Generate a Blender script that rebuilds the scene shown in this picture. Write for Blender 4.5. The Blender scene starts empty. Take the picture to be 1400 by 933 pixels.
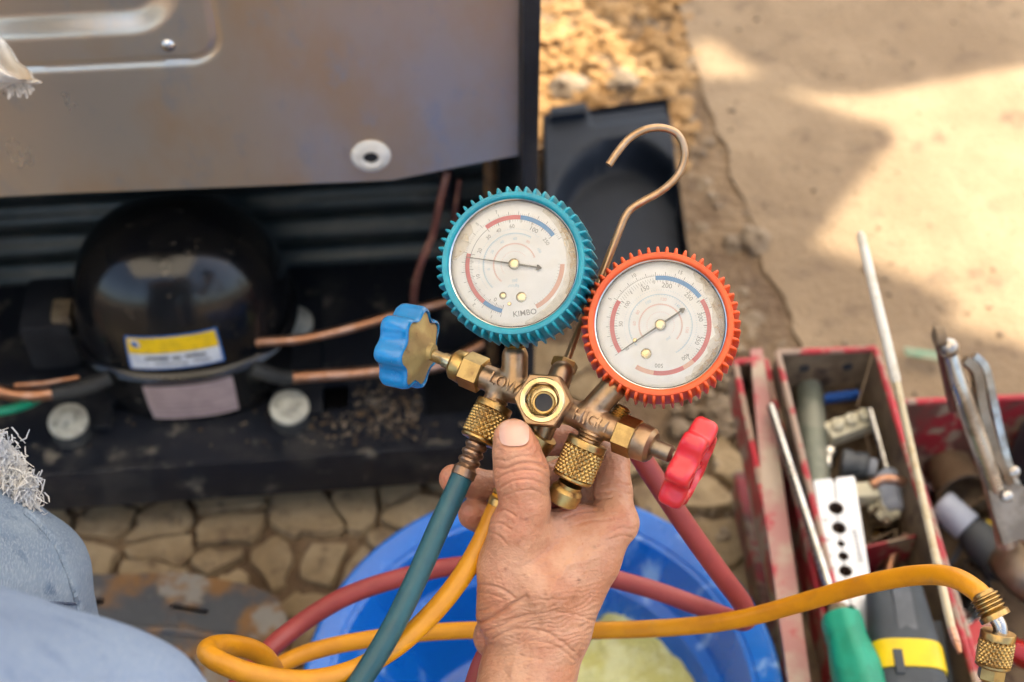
import bpy, bmesh, math, random
import numpy as np
from mathutils import Vector, Matrix, noise as mnoise

random.seed(11)
rng = np.random.default_rng(11)
rad = math.radians
scene = bpy.context.scene
COL = scene.collection

# ------------------------------------------------------------------ camera
CAM = Vector((0.0, 0.0, 1.15))
PITCH = rad(48.0)
HFOV = rad(40.0)
R = Vector((1, 0, 0))
F = Vector((0, math.cos(PITCH), -math.sin(PITCH)))
U = Vector((0, math.sin(PITCH), math.cos(PITCH)))
K = math.tan(HFOV / 2) / 700.0          # tangent of one photograph pixel
FOCUS = 0.725

cam_data = bpy.data.cameras.new('camera')
cam = bpy.data.objects.new('camera', cam_data)
COL.objects.link(cam)
cam.location = CAM
cam.rotation_euler = (math.pi / 2 - PITCH, 0, 0)
cam_data.sensor_width = 36.0
cam_data.lens = 18.0 / math.tan(HFOV / 2)
cam_data.clip_start = 0.02
cam_data.clip_end = 400.0
cam_data.dof.use_dof = True
cam_data.dof.focus_distance = FOCUS
cam_data.dof.aperture_fstop = 6.5
cam_data.dof.aperture_blades = 7
scene.camera = cam

# ------------------------------------------------------------------ sky and sun
SUN_EL, SUN_AZ = rad(58.0), rad(48.0)     # azimuth clockwise from +Y
SUN = Vector((math.sin(SUN_AZ) * math.cos(SUN_EL), math.cos(SUN_AZ) * math.cos(SUN_EL), math.sin(SUN_EL)))
world = bpy.data.worlds.new('World')
scene.world = world
world.use_nodes = True
wn = world.node_tree.nodes
sky = wn.new('ShaderNodeTexSky')
sky.sky_type = 'NISHITA'
sky.sun_disc = False
sky.sun_elevation = SUN_EL
sky.sun_rotation = SUN_AZ
sky.air_density = 1.0
sky.dust_density = 4.0
world.node_tree.links.new(sky.outputs[0], wn['Background'].inputs[0])
wn['Background'].inputs[1].default_value = 0.15

sun_data = bpy.data.lights.new('sun', 'SUN')
sun_data.energy = 3.6
sun_data.angle = rad(0.6)
sun_data.color = (1.0, 0.90, 0.74)
sun = bpy.data.objects.new('sun', sun_data)
COL.objects.link(sun)
sun.rotation_euler = (-SUN).to_track_quat('-Z', 'Y').to_euler()
sun.location = SUN * 6

scene.view_settings.view_transform = 'Standard'
scene.view_settings.look = 'None'
scene.view_settings.exposure = 1.85
scene.view_settings.use_white_balance = True
scene.view_settings.white_balance_temperature = 6900
scene.view_settings.white_balance_tint = 8
scene.view_settings.gamma = 1.0
scene.view_settings.use_curve_mapping = False
scene.render.engine = 'CYCLES'
scene.cycles.use_denoising = True
scene.cycles.use_adaptive_sampling = True
scene.cycles.adaptive_threshold = 0.025
scene.cycles.max_bounces = 7
scene.cycles.diffuse_bounces = 3
scene.cycles.glossy_bounces = 3
scene.cycles.transparent_max_bounces = 12
scene.cycles.caustics_reflective = False
scene.cycles.caustics_refractive = False
scene.cycles.sample_clamp_indirect = 6.0

# ------------------------------------------------------------------ projection helpers
def P(px, py, d):
    """world point on the sight line of a photograph pixel, d metres deep"""
    return CAM + d * (F + R * ((px - 700) * K) + U * ((466.5 - py) * K))

def G(px, py, z):
    """where the sight line of a photograph pixel meets the height z"""
    v = F + R * ((px - 700) * K) + U * ((466.5 - py) * K)
    return CAM + v * ((z - CAM.z) / v.z)

def mm(px, py, z):
    """camera-aligned millimetres (x right, y up, z towards the viewer from 730 mm)"""
    d = 730.0 - z
    return np.array([(px - 700) * K * d, (466.5 - py) * K * d, z])

def mmw(p):
    return CAM + (R * float(p[0]) + U * float(p[1]) + F * (730.0 - float(p[2]))) * 0.001

def cdir(x, y, z):
    return (R * x + U * y - F * z).normalized()

# ------------------------------------------------------------------ materials
MATS = {}
def mat(name, col, rough=0.5, metal=0.0, col2=None, nscale=30.0, lo=0.42, hi=0.62, bump=0.0, bscale=300.0,
        bdist=0.0005, rvar=0.0, col3=None, n3=90.0, lo3=0.6, hi3=0.7, coat=0.0, sss=0.0, detail=5.0, stretch=None, spec=0.5):
    m = bpy.data.materials.new(name)
    m.use_nodes = True
    nt = m.node_tree
    N, L = nt.nodes, nt.links
    b = N['Principled BSDF']
    b.inputs['Roughness'].default_value = rough
    b.inputs['Metallic'].default_value = metal
    b.inputs['Specular IOR Level'].default_value = spec
    b.inputs['Base Color'].default_value = (*col, 1)
    if coat: 
        b.inputs['Coat Weight'].default_value = coat
        b.inputs['Coat Roughness'].default_value = 0.15
    if sss:
        b.inputs['Subsurface Weight'].default_value = sss
        b.inputs['Subsurface Radius'].default_value = (0.004, 0.0015, 0.0008)
        b.inputs['Subsurface Scale'].default_value = 1.0
    tc = N.new('ShaderNodeTexCoord')
    vec = tc.outputs['Object']
    if stretch:
        mp = N.new('ShaderNodeMapping'); mp.inputs['Scale'].default_value = stretch
        L.new(vec, mp.inputs['Vector']); vec = mp.outputs[0]
    def noise(scale, det=detail, w=None):
        n = N.new('ShaderNodeTexNoise'); n.inputs['Scale'].default_value = scale
        n.inputs['Detail'].default_value = det; n.inputs['Roughness'].default_value = 0.6
        L.new(vec, n.inputs['Vector']); return n.outputs['Fac']
    def ramp(src, a, c):
        r = N.new('ShaderNodeMapRange'); r.inputs['From Min'].default_value = a; r.inputs['From Max'].default_value = c
        r.interpolation_type = 'SMOOTHSTEP'
        L.new(src, r.inputs['Value']); return r.outputs['Result']
    def mix(fac, a, bcol):
        x = N.new('ShaderNodeMix'); x.data_type = 'RGBA'
        L.new(fac, x.inputs['Factor'])
        if isinstance(a, tuple): x.inputs['A'].default_value = (*a, 1)
        else: L.new(a, x.inputs['A'])
        x.inputs['B'].default_value = (*bcol, 1)
        return x.outputs['Result']
    cur = None
    if col2:
        nf = noise(nscale)
        cur = mix(ramp(nf, lo, hi), col, col2)
        if rvar:
            r = N.new('ShaderNodeMapRange'); r.inputs['To Min'].default_value = max(0.02, rough - rvar); r.inputs['To Max'].default_value = min(1, rough + rvar)
            L.new(nf, r.inputs['Value']); L.new(r.outputs['Result'], b.inputs['Roughness'])
    if col3:
        cur = mix(ramp(noise(n3), lo3, hi3), cur if cur is not None else col, col3)
    if cur is not None:
        L.new(cur, b.inputs['Base Color'])
    if bump:
        bn = N.new('ShaderNodeBump'); bn.inputs['Strength'].default_value = bump; bn.inputs['Distance'].default_value = bdist
        L.new(noise(bscale, 4.0), bn.inputs['Height']); L.new(bn.outputs['Normal'], b.inputs['Normal'])
    MATS[name] = m
    return m

def film_mat(name, col, alpha, rough=0.4):
    """thin see-through film: stained or clear"""
    m = bpy.data.materials.new(name); m.use_nodes = True
    nt = m.node_tree; N, L = nt.nodes, nt.links
    N.remove(N['Principled BSDF'])
    out = N['Material Output']
    t = N.new('ShaderNodeBsdfTransparent'); d = N.new('ShaderNodeBsdfDiffuse'); d.inputs['Color'].default_value = (*col, 1)
    tr = N.new('ShaderNodeBsdfTranslucent'); tr.inputs['Color'].default_value = (*col, 1)
    a = N.new('ShaderNodeMixShader'); a.inputs[0].default_value = 0.5
    L.new(d.outputs[0], a.inputs[1]); L.new(tr.outputs[0], a.inputs[2])
    nz = N.new('ShaderNodeTexNoise'); nz.inputs['Scale'].default_value = 160; nz.inputs['Detail'].default_value = 6
    tc = N.new('ShaderNodeTexCoord'); L.new(tc.outputs['Object'], nz.inputs['Vector'])
    mr = N.new('ShaderNodeMapRange'); mr.inputs['From Min'].default_value = 0.25; mr.inputs['From Max'].default_value = 0.75
    mr.inputs['To Max'].default_value = alpha * 1.6; mr.inputs['To Min'].default_value = alpha * 0.3
    L.new(nz.outputs['Fac'], mr.inputs['Value'])
    x = N.new('ShaderNodeMixShader'); L.new(mr.outputs[0], x.inputs[0])
    L.new(t.outputs[0], x.inputs[1]); L.new(a.outputs[0], x.inputs[2])
    L.new(x.outputs[0], out.inputs[0])
    MATS[name] = m
    return m

def glass_mat(name, tint=(1, 1, 1), rough=0.06, haze=0.05):
    m = bpy.data.materials.new(name); m.use_nodes = True
    nt = m.node_tree; N, L = nt.nodes, nt.links
    N.remove(N['Principled BSDF'])
    out = N['Material Output']
    t = N.new('ShaderNodeBsdfTransparent'); t.inputs['Color'].default_value = (*tint, 1)
    g = N.new('ShaderNodeBsdfGlossy'); g.inputs['Roughness'].default_value = rough
    fr = N.new('ShaderNodeFresnel'); fr.inputs['IOR'].default_value = 1.5
    d = N.new('ShaderNodeBsdfDiffuse'); d.inputs['Color'].default_value = (0.8, 0.78, 0.72, 1)
    tc = N.new('ShaderNodeTexCoord'); nz = N.new('ShaderNodeTexNoise'); nz.inputs['Scale'].default_value = 110; nz.inputs['Detail'].default_value = 6
    L.new(tc.outputs['Object'], nz.inputs['Vector'])
    mr = N.new('ShaderNodeMapRange'); mr.inputs['From Min'].default_value = 0.4; mr.inputs['From Max'].default_value = 0.75
    mr.inputs['To Max'].default_value = haze * 4; L.new(nz.outputs['Fac'], mr.inputs['Value'])
    bp = N.new('ShaderNodeBump'); bp.inputs['Strength'].default_value = 0.25; bp.inputs['Distance'].default_value = 0.0006
    L.new(nz.outputs['Fac'], bp.inputs['Height']); L.new(bp.outputs[0], g.inputs['Normal'])
    a = N.new('ShaderNodeMixShader'); L.new(mr.outputs[0], a.inputs[0]); L.new(t.outputs[0], a.inputs[1]); L.new(d.outputs[0], a.inputs[2])
    x = N.new('ShaderNodeMixShader'); L.new(fr.outputs[0], x.inputs[0]); L.new(a.outputs[0], x.inputs[1]); L.new(g.outputs[0], x.inputs[2])
    L.new(x.outputs[0], out.inputs[0])
    MATS[name] = m
    return m

# ------------------------------------------------------------------ mesh helpers
class M:
    def __init__(s):
        s.v, s.f = [], []
    def add(s, verts, faces):
        o = len(s.v)
        s.v.extend([tuple(p) for p in verts])
        s.f.extend([tuple(i + o for i in f) for f in faces])
        return s
    def lathe(s, prof, o, axis, n=32, ref=None, lobes=0, amp=0.0, rot=0.0, lobe_r=None, cap=True):
        """prof: (radius, height) pairs in mm along axis from o"""
        ez = Vector(axis).normalized()
        rf = Vector(ref) if ref is not None else (Vector((0, 0, 1)) if abs(ez.z) < 0.9 else Vector((1, 0, 0)))
        ex = (rf - ez * rf.dot(ez)).normalized(); ey = ez.cross(ex)
        o = Vector(o); vs, fs = [], []
        for r, h in prof:
            for i in range(n):
                t = 2 * math.pi * i / n + rot
                rr = r
                if lobes and lobe_r:
                    k = min(1.0, max(0.0, (r / lobe_r - 0.55) / 0.35))
                    c = math.cos(lobes * t)
                    rr = r * (1 + amp * k * (math.copysign(abs(c) ** 0.85, c) - 0.25))
                vs.append(o + (ex * math.cos(t) + ey * math.sin(t)) * rr * 0.001 + ez * h * 0.001)
        for j in range(len(prof) - 1):
            for i in range(n):
                a, b = j * n + i, j * n + (i + 1) % n
                fs.append((a, b, b + n, a + n))
        if cap:
            if prof[0][0] > 1e-4: fs.append(tuple(range(n - 1, -1, -1)))
            if prof[-1][0] > 1e-4: fs.append(tuple(range((len(prof) - 1) * n, len(prof) * n)))
        return s.add(vs, fs)
    def tube(s, pts, r, n=12, cap=True):
        pts = [Vector(p) for p in pts]
        rs = r if isinstance(r, (list, tuple)) else [r] * len(pts)
        t0 = (pts[1] - pts[0]).normalized()
        nrm = t0.orthogonal().normalized()
        vs, fs = [], []
        for i, p in enumerate(pts):
            t = (pts[min(i + 1, len(pts) - 1)] - pts[max(i - 1, 0)])
            t = t.normalized() if t.length > 1e-9 else t0
            nrm = (nrm - t * nrm.dot(t)).normalized(); bn = t.cross(nrm)
            for k in range(n):
                a = 2 * math.pi * k / n
                vs.append(p + (nrm * math.cos(a) + bn * math.sin(a)) * rs[i])
        for j in range(len(pts) - 1):
            for k in range(n):
                a, b = j * n + k, j * n + (k + 1) % n
                fs.append((a, b, b + n, a + n))
        if cap:
            fs.append(tuple(range(n - 1, -1, -1))); fs.append(tuple(range((len(pts) - 1) * n, len(pts) * n)))
        return s.add(vs, fs)
    def box(s, c, ax, ay, az):
        """c centre; ax, ay, az half-extent vectors"""
        c, ax, ay, az = Vector(c), Vector(ax), Vector(ay), Vector(az)
        vs = [c + ax * i + ay * j + az * k for k in (-1, 1) for j in (-1, 1) for i in (-1, 1)]
        return s.add(vs, [(0, 2, 3, 1), (4, 5, 7, 6), (0, 1, 5, 4), (2, 6, 7, 3), (0, 4, 6, 2), (1, 3, 7, 5)])
    def rbox(s, c, ax, ay, az, b=0.002):
        """box with chamfered edges"""
        c, ax, ay, az = Vector(c), Vector(ax), Vector(ay), Vector(az)
        L = [ax.length, ay.length, az.length]; D = [ax.normalized(), ay.normalized(), az.normalized()]
        bm = bmesh.new(); bmesh.ops.create_cube(bm, size=2.0)
        for v in bm.verts: v.co = Vector((v.co.x * L[0], v.co.y * L[1], v.co.z * L[2]))
        bmesh.ops.bevel(bm, geom=list(bm.edges), offset=min(b, min(L) * 0.8), segments=2, profile=0.7, affect='EDGES')
        bm.verts.index_update()
        s.add([c + D[0] * v.co.x + D[1] * v.co.y + D[2] * v.co.z for v in bm.verts], [[q.index for q in f.verts] for f in bm.faces])
        bm.free(); return s
    def ball(s, c, r, seg=10, ring=6, jit=0.0, flat=1.0, seed=0.0):
        c = Vector(c); vs = [c + Vector((0, 0, r * flat))]; fs = []
        for j in range(1, ring):
            a = math.pi * j / ring
            for i in range(seg):
                t = 2 * math.pi * i / seg
                d = Vector((math.sin(a) * math.cos(t), math.sin(a) * math.sin(t), math.cos(a)))
                q = 1 + (jit * mnoise.noise(d * 1.7 + Vector((seed, seed * 0.7, 0))) if jit else 0)
                vs.append(c + Vector((d.x, d.y, d.z * flat)) * r * q)
        vs.append(c - Vector((0, 0, r * flat)))
        for i in range(seg): fs.append((0, 1 + i, 1 + (i + 1) % seg))
        for j in range(ring - 2):
            for i in range(seg):
                a, b = 1 + j * seg + i, 1 + j * seg + (i + 1) % seg
                fs.append((a, a + seg, b + seg, b))
        l = len(vs) - 1; o = 1 + (ring - 2) * seg
        for i in range(seg): fs.append((l, o + (i + 1) % seg, o + i))
        return s.add(vs, fs)
    def holes(s, outer, inner, up, th):
        """flat plate: outer loop and hole loops of coplanar points, th metres thick against up"""
        up = Vector(up).normalized()
        bm = bmesh.new(); es = []
        for loop in [outer] + list(inner):
            vv = [bm.verts.new(p) for p in loop]
            for i in range(len(vv)): es.append(bm.edges.new((vv[i], vv[(i + 1) % len(vv)])))
        bmesh.ops.triangle_fill(bm, edges=es, use_beauty=True, normal=up)
        bm.verts.index_update()
        n = len(bm.verts); vs = [v.co.copy() for v in bm.verts]
        fs = []
        for f in bm.faces:
            ids = [v.index for v in f.verts]
            f.normal_update()
            if f.normal.dot(up) < 0: ids.reverse()
            fs.append(tuple(ids)); fs.append(tuple(i + n for i in reversed(ids)))
        for e in bm.edges:
            if len(e.link_faces) == 1:
                a, b = e.verts[0].index, e.verts[1].index
                f = e.link_faces[0]; ids = [v.index for v in f.verts]
                if f.normal.dot(up) < 0: ids.reverse()
                i = ids.index(a)
                if ids[(i + 1) % len(ids)] != b: a, b = b, a
                fs.append((b, a, a + n, b + n))
        vs = vs + [v - up * th for v in vs]
        bm.free()
        return s.add(vs, fs)

ORG = {}
def mesh_obj(name, verts, faces, material, smooth=35.0):
    me = bpy.data.meshes.new(name)
    if isinstance(verts, np.ndarray):
        nv, nf = len(verts), len(faces)
        me.vertices.add(nv); me.vertices.foreach_set('co', verts.astype(np.float32).ravel())
        me.loops.add(nf * 4); me.loops.foreach_set('vertex_index', faces.astype(np.int32).ravel())
        me.polygons.add(nf); me.polygons.foreach_set('loop_start', np.arange(nf, dtype=np.int32) * 4)
        me.update(calc_edges=True); me.validate()
    else:
        me.from_pydata(verts, [], faces)
        me.update()
    if smooth:
        me.polygons.foreach_set('use_smooth', [True] * len(me.polygons))
        if smooth < 180: me.set_sharp_from_angle(angle=rad(smooth))
    if material is not None: me.materials.append(material)
    o = bpy.data.objects.new(name, me)
    COL.objects.link(o)
    return o

def tag(o, label=None, cat=None, group=None, kind=None):
    if label: o['label'] = label
    if cat: o['category'] = cat
    if group: o['group'] = group
    if kind: o['kind'] = kind
    return o

def thing(name, label, cat, loc, group=None, kind=None):
    o = bpy.data.objects.new(name, None)
    o.empty_display_size = 0.03
    COL.objects.link(o); o.location = loc
    ORG[o] = Vector(loc)
    return tag(o, label, cat, group, kind)

def part(name, m, material, parent, smooth=35.0, label=None, kind=None):
    org = ORG[parent]
    if isinstance(m, M):
        vs, fs = [Vector(v) - org for v in m.v], m.f
    else:
        vs, fs = m[0] - np.array(org), m[1]
    o = mesh_obj(name, vs, fs, material, smooth)
    o.parent = parent; ORG[o] = org
    if label: o['label'] = label
    if kind: o['kind'] = kind
    return o

def solo(name, label, cat, m, material, group=None, kind=None, smooth=35.0):
    vs = m.v if isinstance(m, M) else m[0]
    a = np.array([tuple(v) for v in vs]) if isinstance(m, M) else vs
    org = Vector(((a[:, 0].min() + a[:, 0].max()) / 2, (a[:, 1].min() + a[:, 1].max()) / 2, a[:, 2].min()))
    if isinstance(m, M): o = mesh_obj(name, [Vector(v) - org for v in m.v], m.f, material, smooth)
    else: o = mesh_obj(name, m[0] - np.array(org), m[1], material, smooth)
    o.location = org; ORG[o] = org
    return tag(o, label, cat, group, kind)

def spline(pts, n=10):
    """Catmull-Rom through world points"""
    p = [Vector(q) for q in pts]
    p = [p[0] * 2 - p[1]] + p + [p[-1] * 2 - p[-2]]
    out = []
    for i in range(1, len(p) - 2):
        a, b, c, d = p[i - 1], p[i], p[i + 1], p[i + 2]
        for k in range(n):
            t = k / n
            out.append(0.5 * ((2 * b) + (c - a) * t + (2 * a - 5 * b + 4 * c - d) * t * t + (3 * b - a - 3 * c + d) * t ** 3))
    out.append(p[-2])
    return out

TXT = {}
def text2d(s, size=1.0, bold=0.0, depth=0.0):
    """text outline as a centred mesh (verts 3d, faces)"""
    key = (s, size, bold, depth)
    if key in TXT: return TXT[key]
    c = bpy.data.curves.new('glyphs', 'FONT')
    c.body = s; c.size = size; c.align_x = 'CENTER'; c.align_y = 'CENTER'; c.offset = bold; c.extrude = depth
    c.resolution_u = 3
    o = bpy.data.objects.new('glyphs', c); COL.objects.link(o)
    dg = bpy.context.evaluated_depsgraph_get(); dg.update()
    me = o.evaluated_get(dg).to_mesh()
    r = ([v.co.copy() for v in me.vertices], [tuple(p.vertices) for p in me.polygons])
    o.evaluated_get(dg).to_mesh_clear()
    bpy.data.objects.remove(o); bpy.data.curves.remove(c)
    TXT[key] = r
    return r

# ------------------------------------------------------------------ implicit surfaces
def cone(Pg, a, b, ra, rb):
    a = np.asarray(a, np.float32); b = np.asarray(b, np.float32)
    ab = b - a
    t = np.clip(((Pg - a) @ ab) / max(float(ab @ ab), 1e-6), 0, 1)
    q = Pg - a - t[..., None] * ab
    return np.sqrt((q * q).sum(-1)) - (ra + t * (rb - ra))

def smin(a, b, k):
    h = np.clip(0.5 + 0.5 * (b - a) / k, 0, 1)
    return b + (a - b) * h - k * h * (1 - h)

def surface(fn, lo, hi, h):
    """surface nets: polygonise fn(points)<0 inside the box lo..hi, cell h"""
    lo = np.asarray(lo, np.float32); hi = np.asarray(hi, np.float32)
    n = np.ceil((hi - lo) / h).astype(int) + 1
    ax = [lo[i] + h * np.arange(n[i], dtype=np.float32) for i in range(3)]
    # evaluate block centres first, then only the blocks the surface can pass through
    B = 8
    V = np.empty(tuple(n), np.float32)
    nb = -(-n // B)
    half = h * (B - 1) / 2
    cen = np.stack(np.meshgrid(*[lo[i] + h * B * np.arange(nb[i], dtype=np.float32) + half for i in range(3)], indexing='ij'), -1)
    fc = fn(cen)
    lim = half * 1.7321 * 1.25 + h * 2
    act = np.abs(fc) <= lim
    V[:] = np.repeat(np.repeat(np.repeat(fc, B, 0), B, 1), B, 2)[:n[0], :n[1], :n[2]]
    idx = np.argwhere(act)
    off = np.stack(np.meshgrid(*[h * np.arange(B, dtype=np.float32)] * 3, indexing='ij'), -1)
    for i in range(0, len(idx), 800):
        k = idx[i:i + 800]
        f = fn(lo + (k * (h * B)).astype(np.float32)[:, None, None, None, :] + off)
        for (x, y, z), blk in zip(k, f):
            e = V[x * B:(x + 1) * B, y * B:(y + 1) * B, z * B:(z + 1) * B]
            e[...] = blk[:e.shape[0], :e.shape[1], :e.shape[2]]
    ins = V < 0
    c = np.zeros(tuple(n - 1), np.int8)
    for dx in (0, 1):
        for dy in (0, 1):
            for dz in (0, 1):
                c += ins[dx:n[0] - 1 + dx, dy:n[1] - 1 + dy, dz:n[2] - 1 + dz]
    ijk = np.argwhere((c > 0) & (c < 8))
    vid = -np.ones(tuple(n - 1), np.int64); vid[tuple(ijk.T)] = np.arange(len(ijk))
    acc = np.zeros((len(ijk), 3)); cnt = np.zeros(len(ijk))
    corner = [(x, y, z) for x in (0, 1) for y in (0, 1) for z in (0, 1)]
    for a in corner:
        for axn in range(3):
            if a[axn]: continue
            b = list(a); b[axn] = 1
            va = V[ijk[:, 0] + a[0], ijk[:, 1] + a[1], ijk[:, 2] + a[2]]
            vb = V[ijk[:, 0] + b[0], ijk[:, 1] + b[1], ijk[:, 2] + b[2]]
            m = (va < 0) != (vb < 0)
            t = np.where(m, va / np.where(m, va - vb, 1), 0)
            p = np.array(a, float)[None] + t[:, None] * (np.array(b) - np.array(a))[None]
            acc += p * m[:, None]; cnt += m
    verts = (ijk + acc / cnt[:, None]) * h + lo
    quads = []
    for axn in range(3):
        s0 = [slice(1, n[k] - 1) for k in range(3)]; s0[axn] = slice(0, n[axn] - 1)
        s1 = list(s0); s1[axn] = slice(1, n[axn])
        A, B = ins[tuple(s0)], ins[tuple(s1)]
        for flip in (False, True):
            e = np.argwhere((A & ~B) if not flip else (~A & B))
            e = e + np.array([0 if k == axn else 1 for k in range(3)])
            u, w = (axn + 1) % 3, (axn + 2) % 3
            q = []
            for du, dw in ((-1, -1), (0, -1), (0, 0), (-1, 0)):
                cc = e.copy(); cc[:, u] += du; cc[:, w] += dw
                q.append(vid[cc[:, 0], cc[:, 1], cc[:, 2]])
            q = np.stack(q, 1)
            if flip: q = q[:, ::-1]
            quads.append(q)
    quads = np.concatenate(quads)
    quads = quads[(quads >= 0).all(1)]
    return verts, quads

def vnormals(v, q):
    fn = np.cross(v[q[:, 2]] - v[q[:, 0]], v[q[:, 3]] - v[q[:, 1]])
    nn = np.zeros_like(v)
    for k in range(4): np.add.at(nn, q[:, k], fn)
    return nn / (np.linalg.norm(nn, axis=1, keepdims=True) + 1e-12)

def relax(v, q, it=2, f=0.5):
    e = np.concatenate([q[:, [0, 1]], q[:, [1, 2]], q[:, [2, 3]], q[:, [3, 0]]])
    for _ in range(it):
        s = np.zeros_like(v); c = np.zeros(len(v))
        np.add.at(s, e[:, 0], v[e[:, 1]]); np.add.at(c, e[:, 0], 1)
        np.add.at(s, e[:, 1], v[e[:, 0]]); np.add.at(c, e[:, 1], 1)
        v = v + f * (s / c[:, None] - v)
    return v

def mm2world(v):
    Rn, Un, Fn = np.array(R), np.array(U), np.array(F)
    return np.array(CAM) + (v[:, :1] * Rn + v[:, 1:2] * Un + (730.0 - v[:, 2:3]) * Fn) * 0.001

def bumpy(x, y, s):
    return mnoise.noise(Vector((x * s, y * s, 3.1))) + 0.5 * mnoise.noise(Vector((x * s * 2.3, y * s * 2.3, 7.7))) + 0.25 * mnoise.noise(Vector((x * s * 5, y * s * 5, 1.7)))

# ================================================================== SETTING
m_dirt = mat('dirt', (0.125, 0.078, 0.044), 0.95, col2=(0.215, 0.145, 0.085), nscale=9, bump=1.0, bscale=70, bdist=0.012, col3=(0.10, 0.066, 0.042), n3=24, lo3=0.55, hi3=0.75)
m_conc = mat('concrete', (0.215, 0.150, 0.092), 0.92, col2=(0.275, 0.198, 0.125), nscale=7, lo=0.38, hi=0.64, bump=0.8, bscale=140, bdist=0.004, col3=(0.135, 0.092, 0.06), n3=17, lo3=0.54, hi3=0.74)
m_stone = mat('flagstone', (0.235, 0.165, 0.09), 0.92, col2=(0.33, 0.245, 0.145), nscale=18, lo=0.36, hi=0.62, bump=0.9, bscale=90, bdist=0.005, col3=(0.145, 0.095, 0.055), n3=34, lo3=0.52, hi3=0.72)
m_gravel = mat('gravel', (0.30, 0.165, 0.06), 0.9, col2=(0.37, 0.225, 0.10), nscale=12, bump=0.5, bscale=120, bdist=0.004)
m_rock = mat('rock', (0.17, 0.125, 0.085), 0.9, col2=(0.27, 0.205, 0.14), nscale=18, bump=0.6, bscale=90, bdist=0.004)

# ground: one sheet to the horizon, finer and uneven near the work place
m = M()
def gh(x, y):
    if abs(x) > 3 or y > 4.5 or y < -1.5: return -0.03
    return (-0.012 if (x < 0.25 and y < 1.05) else (-0.004 if x < 0.9 else -0.02)) + 0.004 * bumpy(x, y, 6) + 0.003 * bumpy(x + 9, y, 22)
xs = [-150, -40, -10, -3] + [-0.9 + 0.03 * i for i in range(88)] + [3, 10, 40, 150]
ys = [-150, -40, -8, -1.5] + [0.0 + 0.03 * i for i in range(84)] + [4.5, 12, 40, 200]
vs = [(x, y, gh(x, y)) for y in ys for x in xs]
nx = len(xs)
m.add(vs, [(j * nx + i, j * nx + i + 1, (j + 1) * nx + i + 1, (j + 1) * nx + i) for j in range(len(ys) - 1) for i in range(nx - 1)])
ground = solo('ground', None, None, m, m_dirt, kind='structure')

# concrete slab on the right with a broken left edge
edge_px = [(905, -60), (930, 10), (945, 70), (958, 110), (985, 180), (1002, 240), (1028, 300), (1046, 360), (1062, 400), (1085, 440), (1098, 480), (1108, 540), (1118, 620), (1130, 720), (1150, 850), (1170, 960)]
edge = []
ep = [G(a, b, 0.0005) for a, b in edge_px]
for i in range(len(ep) - 1):
    for k in range(4):
        p = ep[i].lerp(ep[i + 1], k / 4)
        edge.append(Vector((p.x + 0.008 * bumpy(p.x, p.y, 25), p.y, 0.0005)))
edge.append(ep[-1])
top = Vector((edge[0].x - 0.3, 6.0, 0.0005))
loop = [Vector((4.5, 6.0, 0.0005)), top] + edge + [Vector((edge[-1].x, -1.2, 0.0005)), Vector((4.5, -1.2, 0.0005))]
slab = solo('concrete_pavement', None, None, M().holes(loop, [], (0, 0, 1), 0.06), m_conc, kind='structure', smooth=0)

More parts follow.
